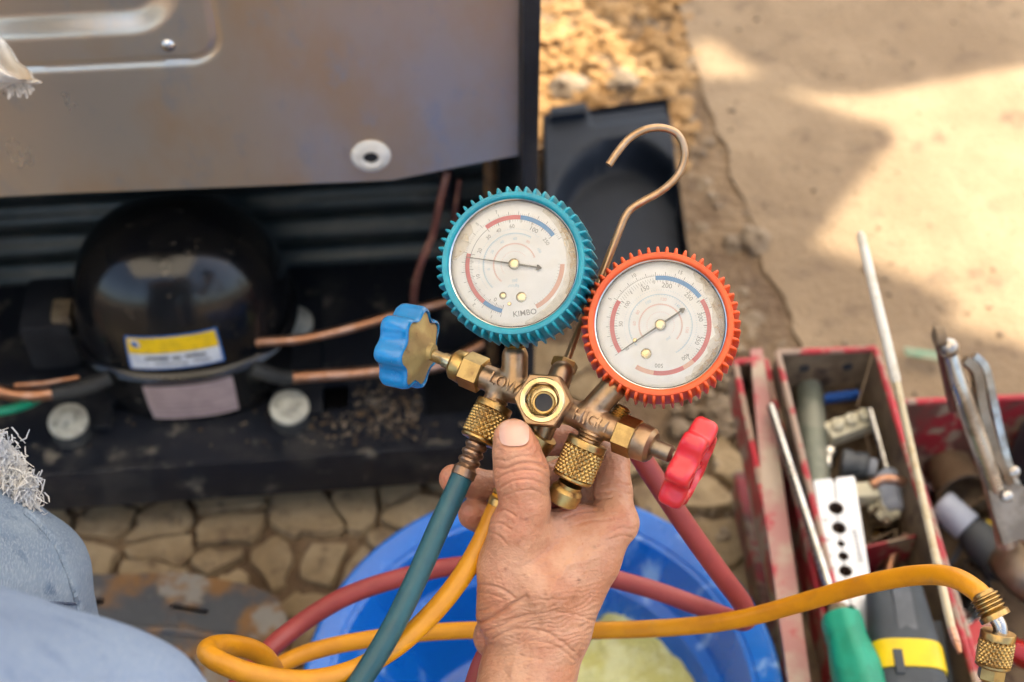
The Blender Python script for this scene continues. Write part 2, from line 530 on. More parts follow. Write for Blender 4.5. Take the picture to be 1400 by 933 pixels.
# crazy paving: one flagstone per cell, children of the ground
def clip(poly, n, c):
    out = []
    for i in range(len(poly)):
        a, b = poly[i], poly[(i + 1) % len(poly)]
        da, db = a[0] * n[0] + a[1] * n[1] - c, b[0] * n[0] + b[1] * n[1] - c
        if da <= 0: out.append(a)
        if (da < 0) != (db < 0):
            t = da / (da - db); out.append((a[0] + t * (b[0] - a[0]), a[1] + t * (b[1] - a[1])))
    return out
seeds = []
tries = 0
while tries < 6000 and len(seeds) < 235:
    tries += 1
    x, y = random.uniform(-0.72, 0.46), random.uniform(0.40, 1.02)
    r = random.choice((0.026, 0.034, 0.045, 0.06, 0.075)) * random.uniform(0.85, 1.15)
    if all((x - a) ** 2 + (y - b) ** 2 > r * r for a, b in seeds): seeds.append((x, y))
for i, (x, y) in enumerate(seeds):
    edge_x = 0.30
    if x > edge_x or (x > 0.10 and y > 0.9): continue
    poly = [(x - 0.09, y - 0.09), (x + 0.09, y - 0.09), (x + 0.09, y + 0.09), (x - 0.09, y + 0.09)]
    gap = 0.001 + 0.006 * random.random() ** 1.5
    for j, (a, b) in enumerate(seeds):
        if i == j or (a - x) ** 2 + (b - y) ** 2 > 0.04: continue
        n = (a - x, b - y); l = math.hypot(*n); n = (n[0] / l, n[1] / l)
        poly = clip(poly, n, n[0] * (a + x) / 2 + n[1] * (b + y) / 2 - gap)
        if len(poly) < 3: break
    if len(poly) < 3: continue
    # soften the corners, roughen the outline
    out = []
    for k in range(len(poly)):
        a, b, c = Vector(poly[k - 1]), Vector(poly[k]), Vector(poly[(k + 1) % len(poly)])
        if (b - a).length < 0.006: continue
        out.append(b.lerp(a, 0.13)); out.append(b.lerp(c, 0.13))
        if (c - b).length > 0.02: out.append(b.lerp(c, 0.5))
    if len(out) < 5: continue
    out = [p + Vector((0.008 * mnoise.noise(Vector((p.x * 70, p.y * 70, 1))), 0.008 * mnoise.noise(Vector((p.x * 70, p.y * 70, 9))))) for p in out]
    zt = -0.004 + random.uniform(-0.003, 0.004)
    tl = (random.uniform(-0.04, 0.04), random.uniform(-0.04, 0.04))
    cx = Vector((x, y))
    m = M(); n = len(out)
    zz = lambda p: zt + (p.x - x) * tl[0] + (p.y - y) * tl[1]
    ring0 = [(p.x, p.y, -0.04) for p in out]
    ring1 = [(p.x, p.y, zz(p) - 0.004) for p in out]
    ring2 = [(cx.x + (p.x - cx.x) * 0.94, cx.y + (p.y - cx.y) * 0.94, zz(p)) for p in out]
    fs = []
    for a in range(2):
        for k in range(n): fs.append((a * n + k, a * n + (k + 1) % n, (a + 1) * n + (k + 1) % n, (a + 1) * n + k))
    fs.append(tuple(range(2 * n, 3 * n)))
    m.add(ring0 + ring1 + ring2, fs)
    part('flagstone', m, m_stone, ground, smooth=50)

# gravel heap beyond the refrigerator and loose pebbles on the dirt strip
def pebbles(n, area, rmin, rmax, seed):
    rr = random.Random(seed); m = M()
    for i in range(n):
        px, py = area(rr)
        p = G(px, py, 0.0)
        r = rr.uniform(rmin, rmax) * (0.6 + 0.8 * rr.random() ** 2)
        m.ball((p.x, p.y, -0.010 + r * 0.5), r, 8, 5, 0.95, rr.uniform(0.55, 0.85), seed=i * 3.7)
    return m
tag(solo('gravel', 'coarse orange gravel in sun beyond the refrigerator', 'gravel',
         pebbles(1500, lambda q: (q.uniform(700, 950) - 0, q.uniform(-70, 230)), 0.004, 0.0125, 3), m_gravel, kind='stuff', smooth=60))
def strip(q):
    t = q.random(); y = -20 + 760 * t
    cx = np.interp(y, [-20, 100, 250, 400, 500, 740], [880, 925, 965, 1015, 1000, 960])
    return cx + q.gauss(0, 32 + 20 * t), y
tag(solo('pebbles', 'small brown pebbles scattered along the dirt strip', 'pebbles',
         pebbles(420, strip, 0.003, 0.009, 5), m_rock, kind='stuff', smooth=60))
def pave(q):
    while True:
        x, y = q.uniform(960, 1420), q.uniform(-30, 560)
        if x > np.interp(y, [-30, 100, 250, 400, 480, 560], [930, 965, 1010, 1068, 1100, 1115]): return x, y
tag(solo('grit', 'loose grit and crumbs scattered over the pavement', 'grit', pebbles(240, pave, 0.0010, 0.0026, 9), m_rock, kind='stuff', smooth=60)).location.z += 0.0100
rock_lab = [('brown rock lying on the dirt beside the pavement edge', 1030, 328, 0.021), ('pale rounded stone on dirt just left of the brown rock', 1003, 332, 0.014),
            ('grey stone at the near foot of the sunlit gravel', 852, 113, 0.020), ('small whitish stone on dirt at the pavement edge', 998, 150, 0.012),
            ('squat grey rock in gravel near the black plastic cover', 775, 122, 0.024), ('tan stone on the dirt above the red valve wheel', 985, 560, 0.016)]
for lab, px, py, r in rock_lab:
    p = G(px, py, 0.0)
    solo('rock', lab, 'rock', M().ball((p.x, p.y, -0.012 + r * 0.45), r, 14, 9, 0.6, 0.7, seed=px), m_rock, smooth=60)

# ------------------------------------------------------------------ unseen sheet added overhead: openings cut to the sun patches, translucent for fill light
TH = 2.7
def lift(px, py, z=0.0):
    p = G(px, py, z); return p + SUN * ((TH - p.z) / SUN.z)
hole1 = [lift(*q) for q in [(1056, 121), (1110, 131), (1180, 133), (1260, 119), (1330, 104), (1400, 92), (1560, 62), (1640, 300), (1600, 560), (1400, 476), (1340, 456), (1296, 441), (1304, 430), (1316, 417), (1270, 394), (1200, 364), (1112, 337), (1150, 285), (1200, 220), (1223, 185), (1221, 176), (1160, 158)]]
hole2 = [lift(*q) for q in [(716, -70), (755, -60), (785, 5), (825, 38), (865, 70), (893, 95), (898, 108), (830, 122), (775, 135), (760, 205), (722, 215), (716, 100)]]
hole3 = [lift(*q) for q in [(944, 72), (958, 52), (985, 62), (1010, 84), (1042, 104), (985, 106), (955, 108)]]
a, b = Vector((-2.6, -1.6)), Vector((3.2, 5.2))
c0 = SUN * (TH / SUN.z)
m_blocker = mat('blocker_sheet', (0.55, 0.52, 0.46), 0.8)
nt = m_blocker.node_tree; bs = nt.nodes['Principled BSDF']
tl_ = nt.nodes.new('ShaderNodeBsdfTranslucent'); tl_.inputs['Color'].default_value = (0.86, 0.83, 0.77, 1)
mx = nt.nodes.new('ShaderNodeMixShader'); mx.inputs[0].default_value = 0.8
nt.links.new(bs.outputs[0], mx.inputs[1]); nt.links.new(tl_.outputs[0], mx.inputs[2]); nt.links.new(mx.outputs[0], nt.nodes['Material Output'].inputs[0])
outer = [Vector((x + c0.x, y + c0.y, TH)) for x, y in ((-3.4, -3.2), (-0.9, -3.2), (-0.7, -0.9), (2.2, -0.9), (2.2, 3.4), (-3.4, 3.4))]
light_blocker = thing('added_light_blocker', 'pale translucent sheet added overhead out of view, openings cut to shape the sun patches', 'light_blocker', (c0.x, c0.y, 0))
part('cut_sheet', M().holes(outer, [hole1, hole2, hole3], (0, 0, 1), 0.0015), m_blocker, light_blocker, smooth=0)
m_pole = mat('pole_steel', (0.35, 0.35, 0.35), 0.45, 0.8)
for q in outer[:2] + outer[3:]:
    part('pole', M().lathe([(18, 0), (18, (TH + 0.03) * 1000)], (q.x + (0.03 if q.x > c0.x else -0.03), q.y, -0.02), (0, 0, 1), 16), m_pole, light_blocker)

# ================================================================== REFRIGERATOR
YAW = rad(5.0)
fx = Vector((math.cos(YAW), math.sin(YAW), 0)); fy = Vector((-math.sin(YAW), math.cos(YAW), 0)); fz = Vector((0, 0, 1))
FO = Vector((0.012, 0.818, 0))
def fr(u, v, w): return FO + fx * u + fy * v + fz * w
m_zinc = mat('galvanised_sheet', (0.66, 0.575, 0.475), 0.32, 0.82, col2=(0.66, 0.47, 0.29), nscale=8, lo=0.42, hi=0.70, bump=0.14, bscale=420, bdist=0.0003, rvar=0.14, col3=(0.54, 0.52, 0.50), n3=30, lo3=0.52, hi3=0.74, stretch=(1, 1, 0.6))  # warm brown patches paint orange ground reflections into the sheet colour
m_blackst = mat('black_painted_steel', (0.012, 0.013, 0.016), 0.5, 0.0, col2=(0.022, 0.023, 0.027), nscale=20, bump=0.2, bscale=200, spec=0.3)
m_traypaint = mat('tray_paint', (0.013, 0.015, 0.021), 0.40, 0.0, col2=(0.035, 0.034, 0.035), nscale=14, lo=0.48, hi=0.64, rvar=0.14, bump=0.3, bscale=150, col3=(0.17, 0.15, 0.12), n3=30, lo3=0.56, hi3=0.72, spec=0.35)
m_rib = mat('rib_sheet', (0.035, 0.045, 0.045), 0.38, 0.4, col2=(0.06, 0.065, 0.06), nscale=25, rvar=0.1)
m_whitepl = mat('white_plastic', (0.72, 0.70, 0.66), 0.4, col2=(0.6, 0.57, 0.52), nscale=60)
m_chrome = mat('bright_steel', (0.62, 0.61, 0.60), 0.25, 1.0, col2=(0.45, 0.43, 0.40), nscale=60, rvar=0.1)
m_copper = mat('old_copper', (0.42, 0.20, 0.11), 0.4, 0.9, col2=(0.50, 0.30, 0.22), nscale=70, rvar=0.12, col3=(0.12, 0.07, 0.05), n3=120)
m_redtube = mat('red_brown_tube', (0.13, 0.045, 0.035), 0.5, 0.2, col2=(0.2, 0.09, 0.06), nscale=60)

fridge = thing('refrigerator', 'upright refrigerator turned with its bare metal back and open compressor bay towards us', 'refrigerator', fr(-0.3, 0.3, 0))
# back panel with pressed recess
def rr_sdf(x, y, cx, cy, hx, hy, r):
    qx, qy = abs(x - cx) - hx + r, abs(y - cy) - hy + r
    return math.hypot(max(qx, 0), max(qy, 0)) + min(max(qx, qy), 0) - r
def sstep(a, b, x):
    t = min(1, max(0, (x - a) / (b - a))); return t * t * (3 - 2 * t)
us = list(np.linspace(-0.60, -0.003, 260)); ts = list(np.linspace(0, 0.30, 150)) + [0.45, 0.7, 1.06]
m = M(); vs = []
for t in ts:
    for u in us:
        wb = 0.3955 + 0.018 * max(0, (u + 0.105) / 0.10) + 0.010 * max(0, (-u - 0.1) / 0.5)
        w = wb + t * (1.45 - wb) / 1.06
        d1 = rr_sdf(u, w, -0.522, 1.0, 0.30, 0.478, 0.022)      # outer pressed line
        d2 = rr_sdf(u, w, -0.548, 1.02, 0.305, 0.472, 0.040)      # inner recess
        dep = 0.0022 * math.exp(-(d1 / 0.0028) ** 2) + 0.0012 * sstep(0.002, -0.004, d1) + 0.008 * sstep(0.004, -0.016, d2)
        dep += 0.0015 * mnoise.noise(Vector((u * 7, w * 7, 2))) - 0.0025 * math.exp(-(t / 0.004) ** 2) * 0
        vs.append(fr(u, 0.045 + dep, w))
nx = len(us)
fs = [(j * nx + i, j * nx + i + 1, (j + 1) * nx + i + 1, (j + 1) * nx + i) for j in range(len(ts) - 1) for i in range(nx - 1)]
n0 = len(vs)
vs += [fr(u, 0.060, (p - FO).z) for u, p in zip(us, vs[:nx])]       # folded lower flange
fs += [(n0 + i, n0 + i + 1, i + 1, i) for i in range(nx - 1)]
m.add(vs, fs)
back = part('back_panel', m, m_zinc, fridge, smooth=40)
p0 = fr(-0.120, 0.0445, 0.4225)
part('grommet', M().lathe([(6.0, 1.0), (6.0, 3.5), (8.0, 4.6), (13, 3.5), (15.5, 1.5), (16, 0), (6, -0.5)], p0, -fy, 28, cap=False), m_whitepl, back)
part('grommet_hole', M().lathe([(0, 0.6), (6.2, 0.6), (6.2, 0.1)], p0, -fy, 20), m_blackst, back)
part('screw', M().lathe([(5.2, -1), (5.2, 0.8), (4.2, 2.2), (2.2, 3.0), (0, 3.2)], fr(-0.258, 0.0455, 0.536), -fy, 18), m_chrome, back)
# cabinet sides, top, inner bay
part('side_panel', M().rbox(fr(0.004, 0.31, 0.76), fx * 0.0065, fy * 0.29, fz * 0.69, 0.004), m_blackst, fridge)
part('side_panel', M().rbox(fr(-0.606, 0.31, 0.76), fx * 0.0065, fy * 0.29, fz * 0.69, 0.004), m_blackst, fridge)
part('top_panel', M().rbox(fr(-0.30, 0.31, 1.462), fx * 0.31, fy * 0.29, fz * 0.01, 0.004), m_blackst, fridge)
part('front_door', M().rbox(fr(-0.30, 0.62, 0.76), fx * 0.31, fy * 0.02, fz * 0.69, 0.008), m_blackst, fridge)
part('bay_ceiling', M().box(fr(-0.30, 0.17, 0.432), fx * 0.295, fy * 0.105, fz * 0.003), m_blackst, fridge)
m = M(); vs = []
prof = []
for k in range(97):
    w = 0.05 + 0.38 * k / 96
    ph = (w % 0.040) / 0.040
    prof.append((0.262 - 0.011 * (sstep(0.05, 0.35, ph) - sstep(0.60, 0.9, ph)), w))
for v, w in prof:
    vs += [fr(-0.598, v, w), fr(-0.004, v, w)]
m.add(vs, [(2 * k, 2 * k + 1, 2 * k + 3, 2 * k + 2) for k in range(96)])
part('ribbed_wall', m, m_rib, fridge, smooth=50)
# base tray with an opening and a deep front lip
def loop2(u0, u1, v0, v1, w): return [fr(u0, v0, w), fr(u1, v0, w), fr(u1, v1, w), fr(u0, v1, w)]
tray = part('base_tray', M().holes(loop2(-0.60, -0.004, 0.004, 0.258, 0.10), [loop2(-0.092, -0.018, 0.040, 0.118, 0.10), loop2(-0.205, -0.165, 0.055, 0.085, 0.10)], fz, 0.003), m_traypaint, fridge, smooth=0)
part('front_lip', M().rbox(fr(-0.302, 0.0, 0.0755), fx * 0.298, fy * 0.0035, fz * 0.0275, 0.003), m_traypaint, tray)
part('opening_rim', M().box(fr(-0.055, 0.1195, 0.0965), fx * 0.040, fy * 0.0015, fz * 0.006).box(fr(-0.0935, 0.079, 0.0965), fx * 0.0015, fy * 0.039, fz * 0.006), m_blackst, tray)
part('dark_backing', M().box(fr(-0.302, 0.13, 0.056), fx * 0.292, fy * 0.122, fz * 0.002), m_blackst, fridge, smooth=0)  # dark sheet added below so the tray openings show black
for u in (-0.56, -0.05):
    part('foot', M().lathe([(16, 0), (18, 6), (12, 20), (12, 62)], fr(u, 0.06, -0.012), fz, 20), m_blackst, fridge)
    part('foot', M().lathe([(16, 0), (18, 6), (12, 20), (12, 75)], fr(u, 0.55, -0.012), fz, 20), m_blackst, fridge)
# tubes in the bay
part('capillary_tube', M().tube(spline([P(612, 235, 1.16), P(603, 270, 1.17), P(592, 320, 1.20), P(574, 365, 1.22), P(566, 400, 1.25), P(566, 440, 1.31)]), 0.0035, 10), m_redtube, fridge)
part('capillary_tube', M().tube(spline([P(628, 245, 1.18), P(622, 300, 1.21), P(622, 360, 1.25), P(618, 420, 1.30)]), 0.0025, 8), m_redtube, fridge)
part('drain_pipe', M().tube([fr(-0.022, 0.10, 0.42), fr(-0.022, 0.10, 0.103)], 0.0065, 12), mat('drain_rust', (0.20, 0.11, 0.05), 0.6, 0.3, col2=(0.10, 0.06, 0.035), nscale=50), fridge)
part('wiring_bundle', M().tube(spline([fr(-0.05, 0.17, 0.42), fr(-0.06, 0.16, 0.30), fr(-0.04, 0.18, 0.2), fr(-0.05, 0.2, 0.103)]), 0.008, 10), m_blackst, fridge)

# ------------------------------------------------------------------ compressor
m_enamel = mat('black_enamel', (0.006, 0.006, 0.007), 0.17, 0.0, col2=(0.014, 0.012, 0.010), nscale=16, rvar=0.08, bump=0.14, bscale=70, bdist=0.0012, col3=(0.10, 0.08, 0.055), n3=75, lo3=0.60, hi3=0.80, spec=0.5)
m_rubber = mat('black_rubber', (0.016, 0.016, 0.016), 0.75, col2=(0.03, 0.03, 0.028), nscale=60)
m_cap = mat('aged_washer', (0.47, 0.45, 0.37), 0.55, col2=(0.33, 0.31, 0.25), nscale=70, col3=(0.12, 0.11, 0.09), n3=140, lo3=0.60, hi3=0.72)
cu, cv = -0.311, 0.122
comp = thing('compressor', 'black domed refrigerator compressor on the dark tray of the bay', 'compressor', fr(cu, cv, 0.10))
HA, HB = 0.099, 0.080
def shell(t, w, k=0.0):
    """point on the compressor shell: t angle from the front, w height"""
    if w >= 0.176:
        q = (w - 0.176) / 0.124; s = max(0.0, 1 - q ** 2.5) ** (1 / 2.5)
    else:
        q = (0.176 - w) / 0.075; s = max(0.0, 1 - 0.05 * q ** 3)
    s = s * (1 if w >= 0.176 else 0.965)
    c, d = math.sin(t), -math.cos(t)
    e = 2.35
    r = 1 / ((abs(c) ** e + abs(d) ** e) ** (1 / e))
    return fr(cu + (HA * s + k) * c * r, cv + (HB * s + k) * d * r, w + k * (0.5 if w > 0.25 else 0))
n = 72
def shell_mesh(ws, close_top=False):
    m = M(); vs = [shell(2 * math.pi * i / n, w) for w in ws for i in range(n)]
    fs = [(j * n + i, j * n + (i + 1) % n, (j + 1) * n + (i + 1) % n, (j + 1) * n + i) for j in range(len(ws) - 1) for i in range(n)]
    if close_top: fs.append(tuple(range((len(ws) - 1) * n, len(ws) * n)))
    return m.add(vs, fs)
part('upper_shell', shell_mesh([0.176 + 0.1239 * math.sin(math.pi / 2 * k / 22) for k in range(23)], True), m_enamel, comp, smooth=60)
part('lower_shell', shell_mesh([0.106, 0.12, 0.13, 0.14, 0.15, 0.16, 0.170, 0.1755]), m_enamel, comp, smooth=60)
m = M(); vs = []
band = [(0.000, 0.1665), (0.0045, 0.168), (0.0065, 0.172), (0.0065, 0.177), (0.004, 0.181), (0.000, 0.1825)]
for k, w in band: vs += [shell(2 * math.pi * i / n, w, k) for i in range(n)]
m.add(vs, [(j * n + i, j * n + (i + 1) % n, (j + 1) * n + (i + 1) % n, (j + 1) * n + i) for j in range(len(band) - 1) for i in range(n)])
part('seam_flange', m, m_enamel, comp, smooth=60)
def label_patch(t0, t1, w0, w1, k, nn=14, rows=4, skew=0.0):
    m = M(); vs = []
    for j in range(rows + 1):
        for i in range(nn + 1):
            t = t0 + (t1 - t0) * i / nn
            vs.append(shell(t, w0 + (w1 - w0) * j / rows + skew * (i / nn - 0.5), k))
    return m.add(vs, [(j * (nn + 1) + i, j * (nn + 1) + i + 1, (j + 1) * (nn + 1) + i + 1, (j + 1) * (nn + 1) + i) for j in range(rows) for i in range(nn)])
m_lblue = mat('label_blue', (0.02, 0.13, 0.42), 0.35)
m_lyel = mat('label_yellow', (0.80, 0.52, 0.015), 0.4, col2=(0.66, 0.43, 0.02), nscale=90)
m_lwhite = mat('label_white', (0.66, 0.68, 0.72), 0.4, col2=(0.52, 0.55, 0.62), nscale=90)
m_lpink = mat('faded_label', (0.52, 0.38, 0.36), 0.5, col2=(0.44, 0.32, 0.30), nscale=60)
m_ink = mat('print_ink', (0.03, 0.03, 0.035), 0.6)
T0, T1 = -0.435, 0.42
lb = part('sticker', label_patch(T0, T1, 0.189, 0.229, 0.0006, skew=0.003), m_lblue, comp, label='yellow and white sticker with blue border', smooth=80)
part('yellow_band', label_patch(T0 + 0.02, T1 - 0.02, 0.2095, 0.2275, 0.0011, skew=0.003), m_lyel, lb, smooth=80)
part('white_band', label_patch(T0 + 0.02, T1 - 0.02, 0.191, 0.2092, 0.0011, skew=0.003), m_lwhite, lb, smooth=80)
part('round_emblem', M().lathe([(5.2, 0), (5.2, 0.4)], shell(T0 + 0.09, 0.2195, 0.0009), (shell(T0 + 0.09, 0.219, 0.01) - shell(T0 + 0.09, 0.219, 0)), 18), m_lwhite, lb)
part('emblem_core', M().lathe([(3.6, 0), (3.6, 0.3)], shell(T0 + 0.09, 0.2195, 0.0014), (shell(T0 + 0.09, 0.219, 0.01) - shell(T0 + 0.09, 0.219, 0)), 18), m_lblue, lb)
m = M()
for (a, b2, w, hgt) in [(-0.27, -0.06, 0.2015, 0.003), (-0.03, 0.05, 0.2015, 0.003), (0.09, 0.27, 0.203, 0.003), (-0.2, 0.1, 0.1955, 0.0016), (0.15, 0.3, 0.197, 0.0016)]:
    q = label_patch(a, b2, w, w + hgt, 0.0014, 8, 1); m.add(q.v, q.f)
part('print_line', m, m_ink, lb, smooth=0)
lp = part('sticker', label_patch(-0.40, 0.46, 0.112, 0.162, 0.0008, skew=0.004), m_lpink, comp, label='faded pink-grey rating sticker', smooth=80)
m = M()
for k in range(6):
    q = label_patch(-0.34, 0.38 - 0.07 * (k % 3), 0.118 + 0.007 * k, 0.1195 + 0.007 * k, 0.0012, 8, 1); m.add(q.v, q.f)
part('print_line', m, mat('faded_ink', (0.32, 0.23, 0.215), 0.6), lp, smooth=0)
# mounting plate and feet with washers
m = M()
for s_ in (-1, 1):
    m.rbox(fr(cu + s_ * 0.100, cv, 0.108), fx * 0.022, fy * 0.078, fz * 0.002, 0.0015)
m.rbox(fr(cu, cv, 0.109), fx * 0.082, fy * 0.05, fz * 0.003, 0.0015)
part('mounting_plate', m, m_blackst, comp)
for (px, py) in ((92, 572), (395, 553), (402, 437), (82, 458)):
    p = G(px, py, 0.126)
    ft = part('mounting_foot', M().lathe([(17, 0), (19, 4), (16, 8), (18, 12), (14, 20)], (p.x, p.y, 0.1005), fz, 24), m_rubber, comp)
    part('washer', M().lathe([(18.5, 0), (18.5, 3), (16.5, 4.5), (8, 5.2), (8, 8), (6.5, 9.5), (0, 9.5)], (p.x, p.y, 0.1205), (Vector((0.06, -0.22, 1))).normalized(), 28), m_cap, ft)
# relay cover and pipes
rc = part('relay_cover', M().rbox(fr(cu - 0.128, cv + 0.012, 0.162), fx * 0.024, fy * 0.034, fz * 0.030, 0.010), m_blackst, comp)
part('terminal', M().rbox(fr(cu - 0.112, cv - 0.004, 0.190), fx * 0.009, fy * 0.013, fz * 0.008, 0.004), mat('old_nylon', (0.17, 0.13, 0.08), 0.6, col2=(0.10, 0.07, 0.045), nscale=80), rc)
def pipe(name, pts, r, mt, parent=comp): return part(name, M().tube(spline(pts), r, 12), mt, parent)
pipe('suction_pipe', [P(352, 468, 1.285), P(385, 466, 1.28), P(415, 463, 1.28), P(470, 451, 1.285), P(540, 431, 1.29), P(610, 413, 1.30), P(690, 396, 1.31)], 0.0045, m_copper)
pipe('discharge_pipe', [P(392, 517, 1.305), P(430, 514, 1.31), P(480, 511, 1.315), P(530, 506, 1.32), P(600, 500, 1.33), P(660, 470, 1.34)], 0.0058, m_copper)
pipe('pipe_sleeve', [P(345, 503, 1.285), P(375, 514, 1.295), P(396, 517, 1.306)], 0.0072, m_rubber)
pipe('process_pipe', [P(-60, 515, 1.24), P(-20, 528, 1.245), P(10, 538, 1.25), P(40, 541, 1.255), P(75, 538, 1.26)], 0.0058, m_copper)
pipe('pipe_sleeve', [P(70, 539, 1.258), P(100, 534, 1.265), P(132, 524, 1.275), P(150, 516, 1.28)], 0.0072, m_rubber)
pipe('bracket_wire', [P(20, 527, 1.25), P(60, 524, 1.255), P(108, 516, 1.26)], 0.0022, m_copper)
pipe('earth_wire', [P(-80, 575, 1.22), P(-30, 566, 1.23), P(10, 561, 1.24), P(40, 552, 1.26), P(60, 540, 1.28)], 0.0042, mat('green_wire', (0.0, 0.22, 0.12), 0.4))

# rust flakes and dirt lying on the tray
dr_ = random.Random(17); m = M()
for k in range(620):
    px, py = (dr_.gauss(520, 48), dr_.gauss(556, 26)) if k < 480 else (dr_.uniform(120, 640), dr_.uniform(470, 612))
    p = G(px, py, 0.101); q_ = p - FO
    u_, v_ = q_.dot(fx), q_.dot(fy)
    if not (-0.58 < u_ < -0.006 and 0.008 < v_ < 0.25) or (-0.096 < u_ < -0.014 and 0.036 < v_ < 0.122) or (-0.21 < u_ < -0.16 and 0.05 < v_ < 0.09): continue
    r_ = dr_.uniform(0.0005, 0.0019) * (1.6 if dr_.random() < 0.06 else 1)
    m.ball((p.x, p.y, 0.1005 + r_ * 0.3), r_, 6, 4, 0.9, 0.45, seed=k)
tag(solo('debris', 'rusty flakes and dirt crumbs strewn over the compressor tray', 'debris', m, mat('rust_flakes', (0.10, 0.062, 0.032), 0.9, col2=(0.17, 0.13, 0.09), nscale=40, lo=0.45, hi=0.55), kind='stuff', smooth=50))

# white rag hanging at the left
m_rag = mat('white_rag', (0.82, 0.77, 0.70), 0.9, col2=(0.76, 0.66, 0.55), nscale=40, bump=0.5, bscale=500)
m = M(); vs = []; nn = 26
for j in range(nn + 1):
    for i in range(nn + 1):
        a, b2 = i / nn, j / nn                      # a 0 left .. 1 tip
        wid = 1 - a ** 1.6
        px = -150 + 182 * a + 14 * math.sin(b2 * 9 + a * 3) * (a * 0.8) + (10 if a > 0.93 else 0)
        py = 15 + 95 * a + (b2 - 0.5) * (190 * wid + 10) + 6 * math.sin(a * 13 + b2 * 5)
        d = 0.90 + 0.012 * math.sin(b2 * 11 + a * 6) + 0.007 * math.sin(a * 17 - b2 * 4) - 0.018 * math.sin(math.pi * b2)
        vs.append(P(px, py, d))
fs = [(j * (nn + 1) + i, j * (nn + 1) + i + 1, (j + 1) * (nn + 1) + i + 1, (j + 1) * (nn + 1) + i) for j in range(nn) for i in range(nn)]
cnt = len(vs); vs += [p + F * 0.006 for p in vs]
fs += [tuple(i + cnt for i in reversed(f)) for f in fs]
bd = [i for i in range(nn + 1)] + [j * (nn + 1) + nn for j in range(1, nn + 1)] + [nn * (nn + 1) + i for i in range(nn - 1, -1, -1)] + [j * (nn + 1) for j in range(nn - 1, 0, -1)]
fs += [(bd[k], bd[(k + 1) % len(bd)], bd[(k + 1) % len(bd)] + cnt, bd[k] + cnt) for k in range(len(bd))]
m.add(vs, fs)
rg = random.Random(4)
for k in range(60):
    px, py = 22 + rg.uniform(-14, 14), 112 + rg.uniform(-10, 12)
    p = P(px, py, 0.903); dr = cdir(rg.uniform(-0.3, 1), rg.uniform(-1, 0.3), rg.uniform(-0.5, 0.5))
    m.tube([p, p + dr * 0.003, p + dr * 0.005 + cdir(0, -1, 0) * 0.002], 0.0007, 4)
solo('white_rag', 'fuzzy white rag hanging in front of the metal back panel', 'rag', m, m_rag, smooth=80)

# ------------------------------------------------------------------ black plastic cover on the ground
m_cover = mat('navy_plastic', (0.008, 0.012, 0.020), 0.55, col2=(0.012, 0.017, 0.027), nscale=20, rvar=0.1, spec=0.2)
cA, cB, cC, cD = [G(px, py, 0.055) for px, py in ((741, 152), (914, 127), (946, 372), (746, 385))]
cov = thing('plastic_cover', 'dark navy plastic cover with round hollow, lying right of the refrigerator', 'plastic cover', G(835, 260, 0.0))
def cq(a, b, z): 
    p = (cA.lerp(cB, a)).lerp(cD.lerp(cC, a), b); return Vector((p.x, p.y, z))
m = M(); vs = []; nn = 44
for j in range(nn + 1):
    for i in range(nn + 1):
        a, b2 = i / nn, j / nn
        dd = math.hypot((a - 0.55) / 0.53, (b2 - 0.72) / 0.50)
        z = 0.055 - 0.040 * sstep(1.0, 0.86, dd)
        e = min(a, 1 - a, b2, 1 - b2)
        z -= 0.008 * sstep(0.02, 0.0, e)
        if b2 < 0.13 and 0.36 < a: z -= 0.012 * sstep(0.36, 0.39, a) * sstep(0.13, 0.10, b2)
        vs.append(cq(a, b2, z))
fs = [(j * (nn + 1) + i, (j + 1) * (nn + 1) + i, (j + 1) * (nn + 1) + i + 1, j * (nn + 1) + i + 1) for j in range(nn) for i in range(nn)]
m.add(vs, fs)
part('moulded_face', m, m_cover, cov, smooth=50)
m = M()
for a, b2 in (((0, 0), (1, 0)), ((1, 0), (1, 1)), ((1, 1), (0, 1)), ((0, 1), (0, 0))):
    p, q = cq(*a, 0.047), cq(*b2, 0.047)
    m.add([p, q, (q.x, q.y, -0.015), (p.x, p.y, -0.015)], [(0, 1, 2, 3)])
part('skirt', m, m_cover, cov, smooth=0)
p = cq(0.40, 0.06, 0.05)
part('clip', M().rbox(cq(0.20, 0.055, 0.060), (cq(0.36, 0.05, 0) - cq(0.04, 0.05, 0)) * 0.45, Vector((0, 0.009, 0)), Vector((0, 0, 0.006)), 0.003), m_cover, cov)

# ------------------------------------------------------------------ rusty plate at the lower left
m_rust = mat('rusty_plate', (0.085, 0.09, 0.10), 0.5, 0.35, col2=(0.24, 0.125, 0.05), nscale=13, lo=0.44, hi=0.58, bump=0.5, bscale=120, bdist=0.002, rvar=0.15, col3=(0.27, 0.25, 0.22), n3=21, lo3=0.54, hi3=0.66)
RZ = 0.026
ol = [G(a, b2, RZ) for a, b2 in [(60, 800), (130, 786), (250, 783), (340, 800), (378, 815), (392, 850), (385, 890), (372, 960), (300, 985), (60, 985)]]
def slot(px, py, lx, ly, h_):
    q = Vector((lx, ly)); q.normalize(); n_ = Vector((-q.y, q.x)); L_ = math.hypot(lx, ly)
    return [G(px + q.x * a + n_.x * b2, py + q.y * a + n_.y * b2, RZ) for a, b2 in ((-L_, -h_), (L_, -h_), (L_ + h_ * 0.8, 0), (L_, h_), (-L_, h_), (-L_ - h_ * 0.8, 0))]
plate = thing('rusty_plate', 'rust-stained slotted steel plate lying on the paving beside the jeans', 'metal plate', G(240, 880, 0.0))
part('plate', M().holes(ol, [slot(259, 833, 24, 4, 3.5), slot(128, 822, 12, 1, 4.5), slot(266, 912, 4, 10, 4)], fz, 0.004), m_rust, plate, smooth=0)
m = M()
